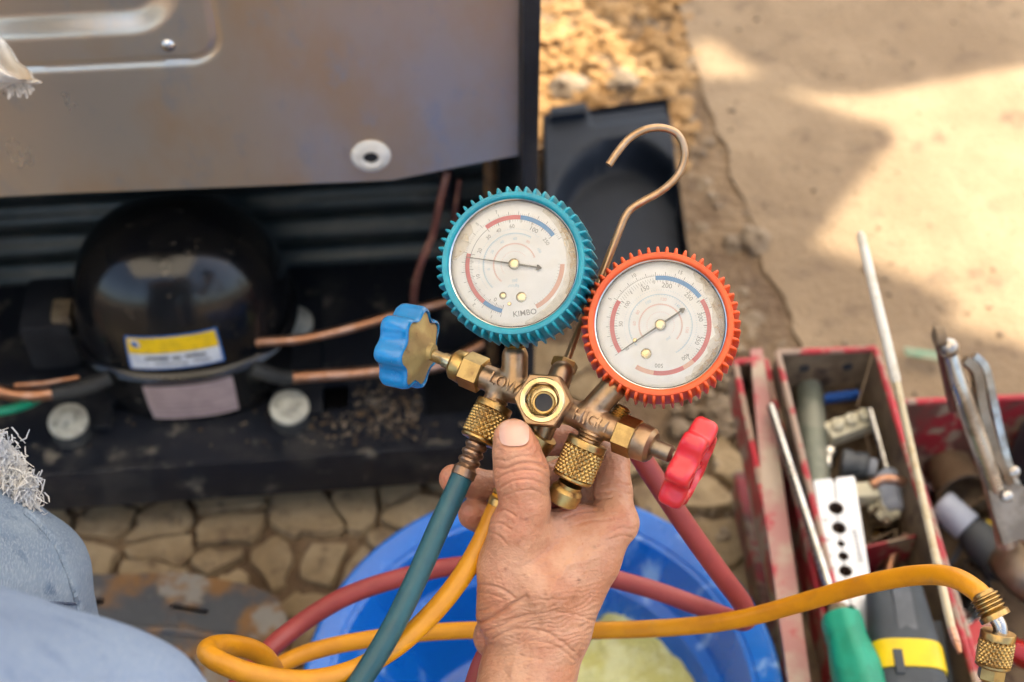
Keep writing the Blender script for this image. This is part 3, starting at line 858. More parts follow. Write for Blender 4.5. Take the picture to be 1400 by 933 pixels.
for i in range(len(ol)):
    p, q = ol[i], ol[(i + 1) % len(ol)]
    m.box((p + q) / 2 - fz * 0.018, (q - p) / 2, Vector(((q - p).y, -(q - p).x, 0)).normalized() * 0.0015, fz * 0.0165)
part('folded_edge', m, m_rust, plate, smooth=0)
part('ridge', M().tube(spline([G(130, 868, RZ), G(220, 862, RZ), G(300, 872, RZ), G(372, 886, RZ)]), 0.0045, 10), m_rust, plate)

# ------------------------------------------------------------------ blue basin with foam
m_blue = mat('blue_plastic', (0.0, 0.105, 0.42), 0.27, col2=(0.0, 0.125, 0.48), nscale=12, rvar=0.08, col3=(0.24, 0.40, 0.64), n3=26, lo3=0.57, hi3=0.68, stretch=(1, 1, 0.3), spec=0.5)  # pale patches: scuffs, strengthened to paint in the plastic's highlights
bc = G(742, 936, 0.167); bc = Vector((bc.x, bc.y + 0.0, 0.007))
RB = 181
basin = thing('basin', 'round blue plastic basin standing on the paving below the hoses', 'basin', bc)
part('bowl', M().lathe([(0, 3), (118, 3), (126, 6), (132, 16), (150, 86), (153, 90), (158, 91), (166, 140), (168, 152), (RB - 4, 158), (RB, 160), (RB + 3, 157), (RB + 3, 150), (RB - 1, 149), (RB - 5, 153), (164, 148), (155, 92), (146, 86), (128, 10), (118, 0), (0, 0)][::-1], bc, fz, 96, cap=False), m_blue, basin, smooth=40)
part('rim_bead', M().lathe([(RB - 1.5, 0), (RB + 1, 2.6), (RB + 4, 2.4), (RB + 5.5, 0), (RB + 4, -2.4), (RB + 1, -2.6), (RB - 1.5, 0)], bc + fz * 0.158, fz, 96, cap=False), m_blue, basin, smooth=80)
m_foam = mat('yellow_foam', (0.62, 0.585, 0.20), 0.95, col2=(0.74, 0.73, 0.38), nscale=30, bump=1.0, bscale=130, bdist=0.008, col3=(0.50, 0.40, 0.13), n3=24, lo3=0.62, hi3=0.8)
fc = [G(px, py, 0.045) for px, py in ((752, 955), (776, 900), (808, 866), (850, 842), (880, 816), (905, 796), (938, 794), (966, 812), (990, 852), (1002, 915), (985, 990), (800, 1000))]
cc = sum(fc, Vector()) / len(fc)
m = M(); vs = []; rings = [(1.0, 0.011), (1.04, 0.022), (1.03, 0.045), (0.97, 0.060), (0.9, 0.066), (0.8, 0.068), (0.7, 0.07), (0.6, 0.071), (0.5, 0.071), (0.4, 0.071), (0.3, 0.07), (0.15, 0.068)]
ang = 110
fa = sorted([(math.atan2(p.y - cc.y, p.x - cc.x), math.hypot(p.x - cc.x, p.y - cc.y)) for p in fc])
ta = [a for a, _ in fa]; tr_ = [r for _, r in fa]
for s_, z in rings:
    for i in range(ang):
        t = -math.pi + 2 * math.pi * i / ang
        r = np.interp(t, [ta[-1] - 2 * math.pi] + ta + [ta[0] + 2 * math.pi], [tr_[-1]] + tr_ + [tr_[0]])
        r = r * s_ * (1 + 0.03 * math.sin(t * 23) * mnoise.noise(Vector((t * 2, 1, 4))) + 0.12 * mnoise.noise(Vector((math.cos(t) * 3, math.sin(t) * 3, s_ * 2))))
        vs.append((cc.x + r * math.cos(t), cc.y + r * math.sin(t), z + 0.007 * mnoise.noise(Vector((r * 60 * math.cos(t), r * 60 * math.sin(t), 5))) + 0.003 * mnoise.noise(Vector((r * 190 * math.cos(t), r * 190 * math.sin(t), 8)))))
fs = [(j * ang + i, j * ang + (i + 1) % ang, (j + 1) * ang + (i + 1) % ang, (j + 1) * ang + i) for j in range(len(rings) - 1) for i in range(ang)]
fs.append(tuple(range((len(rings) - 1) * ang, len(rings) * ang))); fs.append(tuple(range(ang - 1, -1, -1)))
m.add(vs, fs)
solo('foam_sponge', 'torn pale yellow foam sponge lying in the blue basin', 'sponge', m, m_foam, smooth=60)

# ================================================================== TOOLBOX
m_red = mat('worn_red_paint', (0.42, 0.018, 0.03), 0.5, 0.0, col2=(0.30, 0.02, 0.025), nscale=22, bump=0.3, bscale=160, bdist=0.001, col3=(0.32, 0.22, 0.16), n3=30, lo3=0.46, hi3=0.54)
m_redin = mat('red_paint_dirty', (0.26, 0.012, 0.02), 0.55, col2=(0.12, 0.05, 0.035), nscale=26, lo=0.45, hi=0.6, col3=(0.25, 0.18, 0.12), n3=40, lo3=0.52, hi3=0.62)
m_browns = mat('rusted_inside', (0.13, 0.085, 0.05), 0.75, 0.1, col2=(0.20, 0.14, 0.085), nscale=24, bump=0.4, bscale=140, bdist=0.001, col3=(0.06, 0.035, 0.025), n3=30, lo3=0.55, hi3=0.7)
TY = rad(3.0)
tx = Vector((math.cos(TY), math.sin(TY), 0)); ty = Vector((-math.sin(TY), math.cos(TY), 0))
TO = G(1197, 477, 0.20); TO = Vector((TO.x, TO.y, 0))
def tb(u, v, w): return TO + tx * u + ty * v + fz * w
box = thing('toolbox', 'open worn red steel toolbox with three trays full of tools on the pavement', 'toolbox', tb(0.03, -0.22, 0.012))
def wallb(m, u0, v0, u1, v1, z0, z1, t=0.0022):
    p, q = tb(u0, v0, 0), tb(u1, v1, 0)
    d = (q - p); n_ = Vector((d.y, -d.x, 0)).normalized()
    return m.box((p + q) / 2 + fz * ((z0 + z1) / 2), d / 2, n_ * (t / 2), fz * ((z1 - z0) / 2))
def tray_part(u0, u1, v0, v1, zf, zr, m_in, label, inside_back=None):
    t = 0.0022
    m = M().box(tb((u0 + u1) / 2, (v0 + v1) / 2, zf), tx * ((u1 - u0) / 2 - t), ty * ((v1 - v0) / 2 - t), fz * 0.001)
    o = part('tray', m, m_browns, box, smooth=0, label=label)
    part('end_wall', wallb(M(), u0 + t, v1, u1 - t, v1, zf - 0.001, zr - 0.002), inside_back or m_browns, o, smooth=0)
    part('end_wall', wallb(M(), u0 + t, v0, u1 - t, v0, zf - 0.001, zr - 0.002), m_in, o, smooth=0)
    part('side_wall', wallb(M(), u0, v0, u0, v1, zf - 0.001, zr - 0.002), m_in, o, smooth=0)
    part('side_wall', wallb(M(), u1, v0, u1, v1, zf - 0.001, zr - 0.002), m_in, o, smooth=0)
    pts = [tb(u0, v0, zr), tb(u0, v1, zr), tb(u1, v1, zr), tb(u1, v0, zr)]
    m = M()
    for i in range(4):
        a_, b_ = pts[i], pts[(i + 1) % 4]
        m.tube([a_, a_.lerp(b_, 0.5), b_], 0.0030, 8)
    part('rolled_rim', m, m_red, o)
    return o
tB = tray_part(-0.0895, 0.000, -0.50, 0.0, 0.120, 0.200, m_browns, 'long narrow middle tray with red rim')
tC = tray_part(0.0055, 0.280, -0.50, -0.060, 0.050, 0.196, m_redin, 'deep right tray with red inner wall', m_redin)
tA = tray_part(-0.1240, -0.0955, -0.50, 0.010, 0.135, 0.178, m_red, 'narrow left tray with worn pink wall')
part('carcass', M().rbox(tb(0.0765, -0.255, 0.031), tx * 0.190, ty * 0.235, fz * 0.018, 0.004), m_redin, box)
for v_ in (-0.06, -0.40):
    part('hinge_arm', M().rbox(tb(-0.0925, v_, 0.115), tx * 0.0015, ty * 0.012, fz * 0.065, 0.001), m_browns, box)
part('hinge_arm', M().rbox(tb(0.0028, -0.25, 0.10), tx * 0.0012, ty * 0.2, fz * 0.055, 0.001), m_browns, box)
for u_, v_ in ((-0.062, 0), (-0.022, 0)):
    part('rivet_hole', M().lathe([(5, 0), (5, 0.5)], tb(u_, v_ - 0.0012, 0.178), -ty, 14), m_ink, tB)
part('divider', wallb(M(), -0.0035, -0.185, -0.052, -0.195, 0.121, 0.175), m_redin, tB, smooth=0)

m_pinkw = mat('scuffed_pink', (0.38, 0.17, 0.15), 0.6, col2=(0.42, 0.32, 0.24), nscale=18, lo=0.4, hi=0.6, col3=(0.40, 0.03, 0.045), n3=26, lo3=0.55, hi3=0.64)
fl = [G(a2, b2, 0.181) for a2, b2 in ((1026, 478), (1042, 476), (1068, 640), (1112, 960), (1082, 960), (1044, 690))]
part('worn_flange', M().holes(fl, [], fz, 0.006), m_pinkw, box, smooth=0)
# ---- long coated rod leaning out of the box
m_flux = mat('flux_coating', (0.62, 0.60, 0.55), 0.7, col2=(0.52, 0.48, 0.40), nscale=80)
m_bare = mat('bare_rod', (0.50, 0.43, 0.30), 0.5, 0.3, col2=(0.42, 0.33, 0.2), nscale=80)
q0, q1, q2, q3 = P(1176, 318, 1.12), P(1226, 524, 1.05), P(1301, 860, 0.93), P(1312, 893, 0.92)
rod = thing('welding_rod', 'long thin white-coated rod leaning across the toolbox', 'rod', q3)
part('coated_end', M().tube([q0, q0.lerp(q1, 0.03), q0.lerp(q1, 0.97), q1], [0.0022, 0.0036, 0.0038, 0.0030], 12), m_flux, rod)
part('bare_shaft', M().tube([q1, q1.lerp(q2, 0.5), q2], 0.0030, 10), m_bare, rod)
part('copper_tip', M().tube([q2, q2.lerp(q3, 0.6), q3], [0.0034, 0.0032, 0.0018], 10), m_copper, rod)

# ---- steel rod in the left tray
a_, b_ = G(1054, 556, 0.19), G(1136, 812, 0.205)
solo('steel_rod', 'straight bright steel rod resting on the left tray rim', 'rod', M().tube([a_, a_.lerp(b_, 0.5), b_], 0.0040, 12), m_chrome)

# ---- grey-green half-round file
m_file = mat('grey_green_steel', (0.16, 0.18, 0.15), 0.55, 0.4, col2=(0.24, 0.25, 0.21), nscale=40, rvar=0.1)
a_, b_ = G(1106, 527, 0.150), G(1118, 700, 0.150)
d_ = (b_ - a_).normalized(); sd = Vector((-d_.y, d_.x, 0))
m = M(); vs = []
for k in range(11):
    c_ = a_.lerp(b_, k / 10); w_ = 0.0135 * (0.90 + 0.10 * math.sin(k / 10 * 3)) * (0.94 if k in (0, 10) else 1)
    for t in range(9):
        an = math.pi * t / 8
        vs.append(c_ + sd * (w_ * math.cos(an)) + fz * (0.012 * math.sin(an)))
m.add(vs, [(k * 9 + t, k * 9 + t + 1, (k + 1) * 9 + t + 1, (k + 1) * 9 + t) for k in range(10) for t in range(8)] + [tuple(range(9)), tuple(range(98, 89, -1))] + [(k * 9, (k + 1) * 9, (k + 1) * 9 + 8, k * 9 + 8) for k in range(10)])
solo('half_round_bar', 'grey-green half-round metal bar at the left of the middle tray', 'metal bar', m, m_file, smooth=50)

# ---- blue plastic strip
a_, b_ = G(1127, 546, 0.152), G(1174, 539, 0.152)
m_bstrip = mat('blue_strip', (0.015, 0.09, 0.36), 0.45)
m = M().rbox((a_ + b_) / 2, (b_ - a_) / 2, Vector((0, 0.0032, 0)), fz * 0.0035, 0.001)
for k in range(4): m.rbox(a_.lerp(b_, 0.15 + 0.23 * k) + fz * 0.0038, (b_ - a_) * 0.06, Vector((0, 0.0024, 0)), fz * 0.0012, 0.0005)
solo('blue_strip', 'small blue plastic strip at the far end of the middle tray', 'strip', m, m_bstrip)

# ---- cream ceramic terminal block
m_cream = mat('cream_ceramic', (0.68, 0.64, 0.50), 0.5, col2=(0.56, 0.52, 0.38), nscale=60)
a_, b_ = G(1130, 596, 0.150), G(1190, 574, 0.150)
blk = thing('terminal_block', 'cream ceramic terminal block lying in the middle tray', 'terminal block', (a_ + b_) / 2 - fz * 0.028)
dv = (b_ - a_) / 2; nv = Vector((-dv.y, dv.x, 0)).normalized()
part('body', M().rbox((a_ + b_) / 2, dv, nv * 0.0095, fz * 0.0075, 0.003), m_cream, blk)
for k in range(3):
    part('post', M().lathe([(6, 0), (6, 6), (4.5, 8), (2.2, 8), (2.2, 5), (0, 5)], a_.lerp(b_, 0.2 + 0.3 * k) + fz * 0.0078, fz, 14), m_cream, blk)

# ---- dark grey socket / capacitor
m_dgrey = mat('dark_grey_plastic', (0.055, 0.065, 0.08), 0.4, col2=(0.09, 0.10, 0.12), nscale=30)
m_lgrey = mat('light_grey_plastic', (0.34, 0.37, 0.44), 0.45, col2=(0.28, 0.31, 0.38), nscale=40)
a_, b_ = G(1150, 632, 0.150), G(1192, 640, 0.150)
cap_ = thing('start_capacitor', 'dark grey ribbed cylinder lying beside the terminal block', 'capacitor', (a_ + b_) / 2 - fz * 0.02)
ax_ = (b_ - a_)
part('can', M().lathe([(11, 0), (12.5, 1), (12.5, 8), (11.5, 9), (11.5, 12), (12.5, 13), (12.5, ax_.length * 800), (11, ax_.length * 860), (0, ax_.length * 860)], a_, ax_, 24), m_dgrey, cap_)
part('end_cap', M().lathe([(8, 0), (9, 1.5), (9, 7), (7.5, 8), (0, 8)], b_ - ax_ * 0.14, ax_, 20), m_lgrey, cap_)
# ---- brass-ended coupling
m_brass = mat('bright_brass', (0.55, 0.36, 0.11), 0.30, 1.0, col2=(0.42, 0.26, 0.09), nscale=90, rvar=0.10, col3=(0.25, 0.15, 0.06), n3=200, lo3=0.6, hi3=0.75)
a_, b_ = G(1128, 640, 0.150), G(1136, 612, 0.152)
solo('pipe_coupling', 'small chromed pipe coupling standing beside the half-round bar', 'coupling',
     M().lathe([(6, 0), (7, 1), (7, 7), (5, 8), (5, 12), (7.5, 13), (7.5, 19), (6, 20), (4, 20), (4, 17), (0, 17)], a_, b_ - a_, 20), m_chrome)

# ---- screwdriver with pale handle
a_, b_, c_ = G(1190, 560, 0.172), G(1214, 646, 0.158), G(1222, 690, 0.152)
sdv = thing('screwdriver', 'screwdriver with steel shank and pale grey handle in the middle tray', 'screwdriver', c_ - fz * 0.02)
part('shank', M().tube([a_, a_.lerp(b_, 0.06), b_], [0.0032, 0.0028, 0.0028], 10), m_chrome, sdv)
part('collar', M().lathe([(4, 0), (7, 2), (9, 5), (11, 8)], b_ - (c_ - b_) * 0.10, c_ - b_, 20), m_lgrey, sdv)
part('handle', M().lathe([(11, 0), (13.5, 3), (14.5, 9), (13.5, 14), (12.5, 22), (13, 32), (10, 36), (0, 37)], b_ + (c_ - b_) * 0.06, c_ - b_, 24, lobes=6, amp=0.05, lobe_r=14), m_lgrey, sdv)
# ---- copper bracket and cream connector below
solo('copper_offcut', 'curved copper tube offcut by the pale screwdriver handle', 'copper tube', M().tube(spline([G(1192, 664, 0.185), G(1206, 656, 0.187), G(1222, 656, 0.187), G(1236, 660, 0.184)]), 0.0042, 10), m_copper)
solo('cream_connector', 'cream push-on connector below the pale screwdriver handle', 'connector', M().rbox(G(1180, 676, 0.150), tx * 0.014, ty * 0.008, fz * 0.008, 0.003).rbox(G(1196, 672, 0.152), tx * 0.006, ty * 0.005, fz * 0.006, 0.002), m_cream)
solo('copper_elbow', 'bent copper tube end under the yellow hose', 'copper tube', M().tube(spline([G(1240, 735, 0.150), G(1226, 752, 0.152), G(1218, 770, 0.150), G(1212, 800, 0.145)]), 0.0048, 10), m_copper)

# ---- flaring bar: two halves with graded holes
m_plated = mat('plated_steel', (0.56, 0.58, 0.63), 0.35, 0.6, col2=(0.47, 0.50, 0.55), nscale=30, rvar=0.08)
m_hole = mat('dark_bore', (0.06, 0.035, 0.022), 0.7)  # plain dark brown for the inside of the holes
BZ = 0.195
fb = thing('flaring_bar', 'bright steel flaring bar with five graded holes in the middle tray', 'flaring bar', G(1160, 780, 0.122))
TL, TR, BL, BR = G(1112, 657, BZ), G(1168, 651, BZ), G(1160, 915, BZ), G(1208, 905, BZ)
def bq(a, b): return TL.lerp(TR, a).lerp(BL.lerp(BR, a), b)
HOLES = [(1143, 695, 10.8), (1147, 722, 10), (1150, 743.5, 5.2), (1153, 760.5, 7.2), (1156, 781, 9.4), (1160, 806, 9), (1164, 832, 6)]
hl = []
for px, py, r in HOLES:
    c_ = G(px, py, BZ)
    rr_ = r * K * (c_ - CAM).dot(F)
    hl.append([c_ + tx * rr_ * math.cos(t * math.pi / 8) + ty * rr_ * math.sin(t * math.pi / 8) for t in range(16)])
    part('bore', M().lathe([(rr_ * 1000 + 0.05, -0.3), (rr_ * 1000 * 0.82, -4), (rr_ * 1000 * 0.8, -13), (0, -13)], c_, fz, 20, cap=False), m_hole, fb)
ol = [bq(0.03, 0), bq(0.44, 0), bq(0.49, 0.03), bq(0.51, 0.03), bq(0.56, 0), bq(0.97, 0), bq(1.0, 0.012), bq(1, 1), bq(0, 1), bq(0, 0.012)]
part('bar', M().holes(ol, hl, fz, 0.014), m_plated, fb, smooth=0)
m = M()
for i in range(len(HOLES) - 1):
    a_, b_ = G(HOLES[i][0], HOLES[i][1] + HOLES[i][2], BZ + 0.0003), G(HOLES[i + 1][0], HOLES[i + 1][1] - HOLES[i + 1][2], BZ + 0.0003)
    m.box((a_ + b_) / 2, (b_ - a_) / 2, tx * 0.0003, fz * 0.0002)
a_, b_ = bq(0.5, 0.03), G(1143, 685, BZ + 0.0003); m.box((a_ + b_) / 2, (b_ - a_) / 2, tx * 0.0003, fz * 0.0004)
part('split_line', m, m_ink, fb, smooth=0)
m = M()
for px, py, r in HOLES[:5]:
    for k in range(2):
        p = G(px - 17 + 3.5 * k, py + 16, BZ + 0.0003); m.box(p, tx * 0.0006, ty * 0.0013, fz * 0.0002)
for k in range(9):
    p = G(1168 + k * 1.1, 726 + k * 5, BZ + 0.0003); m.box(p, tx * 0.0016, ty * 0.0008, fz * 0.0002)
part('stamped_mark', m, mat('stamp_grey', (0.25, 0.25, 0.27), 0.6), fb, smooth=0)

# ---- green handle
m_green = mat('green_rubber', (0.0, 0.21, 0.115), 0.5, col2=(0.0, 0.27, 0.16), nscale=40, rvar=0.1)
a_, b_ = G(1147, 838, 0.222), G(1192, 990, 0.215)
gh_ = thing('green_tool', 'tool with green rubber handle lying over the flaring bar', 'hand tool', b_ - fz * 0.05)
L_ = (b_ - a_).length * 1000
part('handle', M().lathe([(0, -1), (9, 0), (14.5, 3), (15.5, 8), (15, 20), (15.5, 26), (17, 34), (18.5, L_ * 0.5), (18, L_ * 0.8), (14, L_), (0, L_ + 2)], a_, b_ - a_, 28, lobes=6, amp=0.05, lobe_r=16), m_green, gh_)
part('neck', M().lathe([(6, 0), (8, 3), (8, 8)], a_ - (b_ - a_).normalized() * 0.006, b_ - a_, 16), m_browns, gh_)

# ---- big grey and yellow grip
m_ggrip = mat('grey_grip', (0.028, 0.035, 0.043), 0.6, col2=(0.04, 0.049, 0.058), nscale=30, bump=0.3, bscale=800)
m_ygrip = mat('yellow_grip', (0.72, 0.50, 0.0), 0.45, col2=(0.62, 0.42, 0.0), nscale=40)
a_, b_ = G(1220, 795, 0.212), G(1256, 1010, 0.212)
ax_ = (b_ - a_).normalized(); sd = ax_.cross(fz).normalized(); upv = sd.cross(ax_)
gy = thing('utility_knife', 'big grey and yellow rubber tool grip under the yellow hose', 'hand tool', b_ - fz * 0.06)
def grip_sec(t, w, h_, n_=28):
    c_ = a_ + ax_ * t
    out = []
    for k in range(n_):
        an = 2 * math.pi * k / n_
        cs, sn = math.cos(an), math.sin(an)
        out.append(c_ + sd * (w * math.copysign(abs(cs) ** 0.6, cs)) + upv * (h_ * math.copysign(abs(sn) ** 0.75, sn)))
    return out
def grip(ts):
    m = M(); n_ = 28
    for t, w, h_ in ts: m.v.extend([tuple(p) for p in grip_sec(t, w, h_)])
    for j in range(len(ts) - 1):
        for k in range(n_): m.f.append((j * n_ + k, j * n_ + (k + 1) % n_, (j + 1) * n_ + (k + 1) % n_, (j + 1) * n_ + k))
    m.f.append(tuple(range(n_ - 1, -1, -1))); m.f.append(tuple(range((len(ts) - 1) * n_, len(ts) * n_)))
    return m
part('grip', grip([(-0.004, 0.015, 0.009), (0.0, 0.019, 0.013), (0.01, 0.0215, 0.015), (0.035, 0.024, 0.016), (0.058, 0.0265, 0.017), (0.0605, 0.0262, 0.0166)]), m_ggrip, gy)
part('yellow_band', grip([(0.0602, 0.0272, 0.0176), (0.063, 0.0278, 0.018), (0.080, 0.0282, 0.018), (0.083, 0.0276, 0.0176)]), m_ygrip, gy)
part('rear_grip', grip([(0.0825, 0.0262, 0.0166), (0.095, 0.028, 0.0185), (0.13, 0.026, 0.017), (0.145, 0.018, 0.010)]), m_ggrip, gy)
part('panel_recess', M().rbox(a_ + ax_ * 0.031 + upv * 0.0158 - sd * 0.001, sd * 0.007, ax_ * 0.021, upv * 0.0008, 0.0006), m_dgrey, gy)
part('thumb_slot', M().rbox(a_ + ax_ * 0.080 + upv * 0.0172 + sd * 0.010, sd * 0.0035, ax_ * 0.010, upv * 0.0018, 0.0008), m_ggrip, gy)

# ---- locking pliers in the right tray
lp_ = thing('locking_pliers', 'worn chrome locking pliers standing in the right tray, screw end up', 'pliers', P(1385, 740, 1.10))
m_worn = mat('worn_chrome', (0.52, 0.50, 0.47), 0.30, 1.0, col2=(0.30, 0.26, 0.22), nscale=40, rvar=0.12)
m_bronze = mat('brown_steel', (0.20, 0.15, 0.105), 0.42, 0.9, col2=(0.30, 0.24, 0.18), nscale=40, rvar=0.12)
A = [P(1299, 482, 1.02), P(1313, 530, 1.03), P(1332, 585, 1.045), P(1352, 640, 1.06), P(1366, 690, 1.075), P(1376, 745, 1.09)]
part('handle', M().tube(spline(A), [0.0052 + 0.0028 * math.sin(min(1, k / 30) * 1.4) for k in range(51)], 14), m_worn, lp_)
part('adjusting_screw', M().tube([P(1284, 462, 1.015), P(1290, 490, 1.03), P(1305, 560, 1.05)], 0.0042, 10), mat('red_brown_screw', (0.14, 0.05, 0.04), 0.5, 0.5), lp_)
part('screw_knob', M().lathe([(5.5, -4), (7, -3), (7, 3), (5.5, 4)], P(1284, 460, 1.013), cdir(1, 0.1, 0), 16), m_browns, lp_)
part('ferrule', M().ball(P(1297, 476, 1.017), 0.0075, 14, 9), m_worn, lp_)
def strap(pts, w, t, mt, name):
    c_ = spline(pts, 8); m = M(); vs = []
    for k, p in enumerate(c_):
        tg = (c_[min(k + 1, len(c_) - 1)] - c_[max(k - 1, 0)]).normalized()
        s_ = tg.cross(F).normalized()
        for (a2, b2) in ((-1, -1), (1, -1), (1, 1), (-1, 1)): vs.append(p + s_ * (w * a2) + F * (t * b2))
    n_ = len(c_)
    m.add(vs, [(k * 4 + j, k * 4 + (j + 1) % 4, (k + 1) * 4 + (j + 1) % 4, (k + 1) * 4 + j) for k in range(n_ - 1) for j in range(4)] + [(3, 2, 1, 0), tuple(range(n_ * 4 - 4, n_ * 4))])
    return part(name, m, mt, lp_, smooth=40)
strap([P(1318, 492, 1.03), P(1334, 510, 1.035), P(1342, 560, 1.045), P(1360, 620, 1.055), P(1382, 668, 1.07)], 0.0032, 0.006, m_bronze, 'lever')
strap([P(1330, 486, 1.035), P(1346, 505, 1.04), P(1356, 550, 1.05), P(1372, 620, 1.06), P(1388, 665, 1.07)], 0.0026, 0.006, m_worn, 'release_lever')
def jaw(pp, d0, t, mt, name):
    lo_ = [P(a2, b2, d0) for a2, b2 in pp]
    return part(name, M().holes(lo_, [], -F, t), mt, lp_, smooth=30)
jaw([(1318, 560), (1334, 590), (1360, 640), (1384, 660), (1412, 668), (1440, 700), (1430, 745), (1396, 738), (1372, 745), (1358, 700), (1345, 640)], 1.062, 0.012, m_bronze, 'jaw_plate')
part('rivet', M().lathe([(4.5, 0), (4.2, 2), (2.5, 3.2), (0, 3.4)], P(1386, 645, 1.060), -F, 14), m_worn, lp_)
part('rivet', M().lathe([(4.5, 0), (4.2, 2), (2.5, 3.2), (0, 3.4)], P(1377, 679, 1.060), -F, 14), m_worn, lp_)

# ---- things in the right tray
m_bbox = mat('black_box', (0.03, 0.034, 0.042), 0.35, col2=(0.05, 0.055, 0.065), nscale=20)
solo('black_case', 'dark grey plastic case at the far right of the right tray', 'case', M().rbox(tb(0.165, -0.105, 0.115), tx * 0.045, ty * 0.035, fz * 0.062, 0.006).rbox(tb(0.165, -0.105, 0.180), tx * 0.041, ty * 0.031, fz * 0.004, 0.002), m_bbox)
a_, b_, c_ = G(1285, 688, 0.115), G(1330, 728, 0.110), G(1372, 775, 0.105)
ys = thing('yellow_striped_screwdriver', 'stubby screwdriver with grey bolster and yellow-striped black handle in right tray', 'screwdriver', c_ - fz * 0.05)
part('bolster', M().lathe([(0, -2), (13, 0), (14.5, 2), (14.5, 30), (13.5, 32)], a_, b_ - a_, 26), m_lgrey, ys)
hax = (c_ - b_).normalized(); LL = (c_ - b_).length * 1000
part('handle', M().lathe([(13, -4), (16, 2), (17.5, 14), (16, 30), (17, LL), (12, LL + 8), (0, LL + 9)], b_, hax, 26), m_ggrip, ys)
part('yellow_stripe', M().tube(spline([b_ + hax * t_ + (tx * 0.7 + fz * 0.45 + ty * 0.35).normalized() * (r_ + 0.0004) for t_, r_ in ((0.000, 0.0150), (0.007, 0.0168), (0.014, 0.0176), (0.030, 0.0162), (0.045, 0.0166))]), 0.0016, 8), m_ygrip, ys)
solo('orange_bit_holder', 'small orange plastic piece beside the long rod', 'plastic piece', M().rbox(G(1256, 706, 0.12), tx * 0.009, ty * 0.007, fz * 0.008, 0.003).rbox(G(1256, 714, 0.118), tx * 0.006, ty * 0.006, fz * 0.006, 0.002), mat('orange_plastic', (0.75, 0.23, 0.01), 0.45))
a_ = G(1378, 800, 0.10); b_ = G(1440, 745, 0.135)
st = thing('steel_cup', 'dull steel cylinder lying at the right edge of the toolbox', 'steel cylinder', a_ - fz * 0.05)
part('body', M().lathe([(0, 0), (22, 0), (28, 4), (30, 10), (30, 34), (29, 36), (30, 38), (30, 60), (0, 60)], a_, b_ - a_, 36), m_bronze, st)
solo('wooden_stick', 'short pale wooden stick standing between the trays', 'stick', M().rbox(G(1268, 792, 0.105), tx * 0.0075, (G(1278, 840, 0.105) - G(1262, 752, 0.105)) / 2, fz * 0.005, 0.002), mat('pale_wood', (0.38, 0.27, 0.12), 0.7, col2=(0.30, 0.2, 0.09), nscale=60))
solo('red_cloth_scrap', 'torn red painted metal scrap below the yellow hose end', 'metal scrap', M().holes([G(a2, b2, 0.10) for a2, b2 in ((1306, 868), (1350, 838), (1372, 850), (1362, 900), (1330, 915))], [], fz, 0.003), m_red)
solo('angled_strip', 'grey painted strip leaning by the long rod tip', 'metal strip', M().rbox((P(1290, 850, 1.12) + P(1312, 985, 1.08)) / 2, (P(1312, 985, 1.08) - P(1290, 850, 1.12)) / 2, tx * 0.010, fz * 0.002, 0.001), m_dgrey)
# loose hardware, one thing each
hw = [('hex_nut', 'steel hex nut lying near the orange plastic piece', 1291, 714, 0.105, 7, m_chrome), ('hex_nut', 'brass hex nut in the middle tray beside the copper elbow', 1204, 735, 0.128, 7, m_brass),
      ('hex_nut', 'dark nut in the middle tray left of the copper elbow', 1190, 757, 0.128, 8, m_bronze), ('hex_nut', 'pale nut lying under the yellow hose near the stick', 1318, 800, 0.075, 8, m_chrome),
      ('hex_nut', 'brass nut near the tip of the long rod', 1286, 862, 0.09, 7, m_brass), ('hex_nut', 'brown nut below the striped screwdriver', 1322, 775, 0.075, 8, m_bronze),
      ('hex_nut', 'steel nut right of the red metal scrap', 1388, 905, 0.075, 8, m_chrome), ('hex_nut', 'small brown nut between the nuts of the middle tray', 1206, 776, 0.128, 6, m_bronze)]
for nm, lab, px, py, z, r, mt in hw:
    dr = Vector((random.uniform(-0.5, 0.5), random.uniform(-0.5, 0.5), 1))
    solo(nm, lab, 'nut', M().lathe([(r * 0.5, 0), (r * 0.93, 0), (r, 0.6), (r, r * 0.7), (r * 0.93, r * 0.8), (r * 0.5, r * 0.8), (r * 0.5, 0)], G(px, py, z), dr, 6, cap=False), mt, group='loose nuts in the toolbox', smooth=20)
bolts = [(1262, 775, 1285, 760, 0.08, m_bronze, 'brown bolt lying beside the wooden stick'), (1330, 760, 1345, 800, 0.07, m_bronze, 'brown bolt below the striped screwdriver handle'),
         (1176, 790, 1202, 806, 0.13, m_browns, 'rusty bolt in the middle tray under the yellow hose'), (1196, 700, 1216, 716, 0.145, m_bronze, 'brown bolt in front of the red divider'),
         (1345, 905, 1372, 925, 0.07, m_chrome, 'bright bolt lying below the red scrap'), (1228, 612, 1242, 650, 0.10, m_bronze, 'dark bolt leaning behind the long rod')]
for x0, y0, x1, y1, z, mt, lab in bolts:
    a_, b_ = G(x0, y0, z), G(x1, y1, z + 0.006)
    L_ = (b_ - a_).length * 1000
    t = thing('bolt', lab, 'bolt', (a_ + b_) / 2, group='loose bolts in the toolbox')
    part('head', M().lathe([(6.3, 0), (7, 0.6), (7, 5), (6, 5.2)], a_, b_ - a_, 6), mt, t, smooth=20)
    part('shank', M().lathe([(3.4, 5)] + [(3.6 if k % 2 else 3.0, 6 + k * (L_ - 7) / 18) for k in range(18)] + [(2.5, L_)], a_, b_ - a_, 12), mt, t)
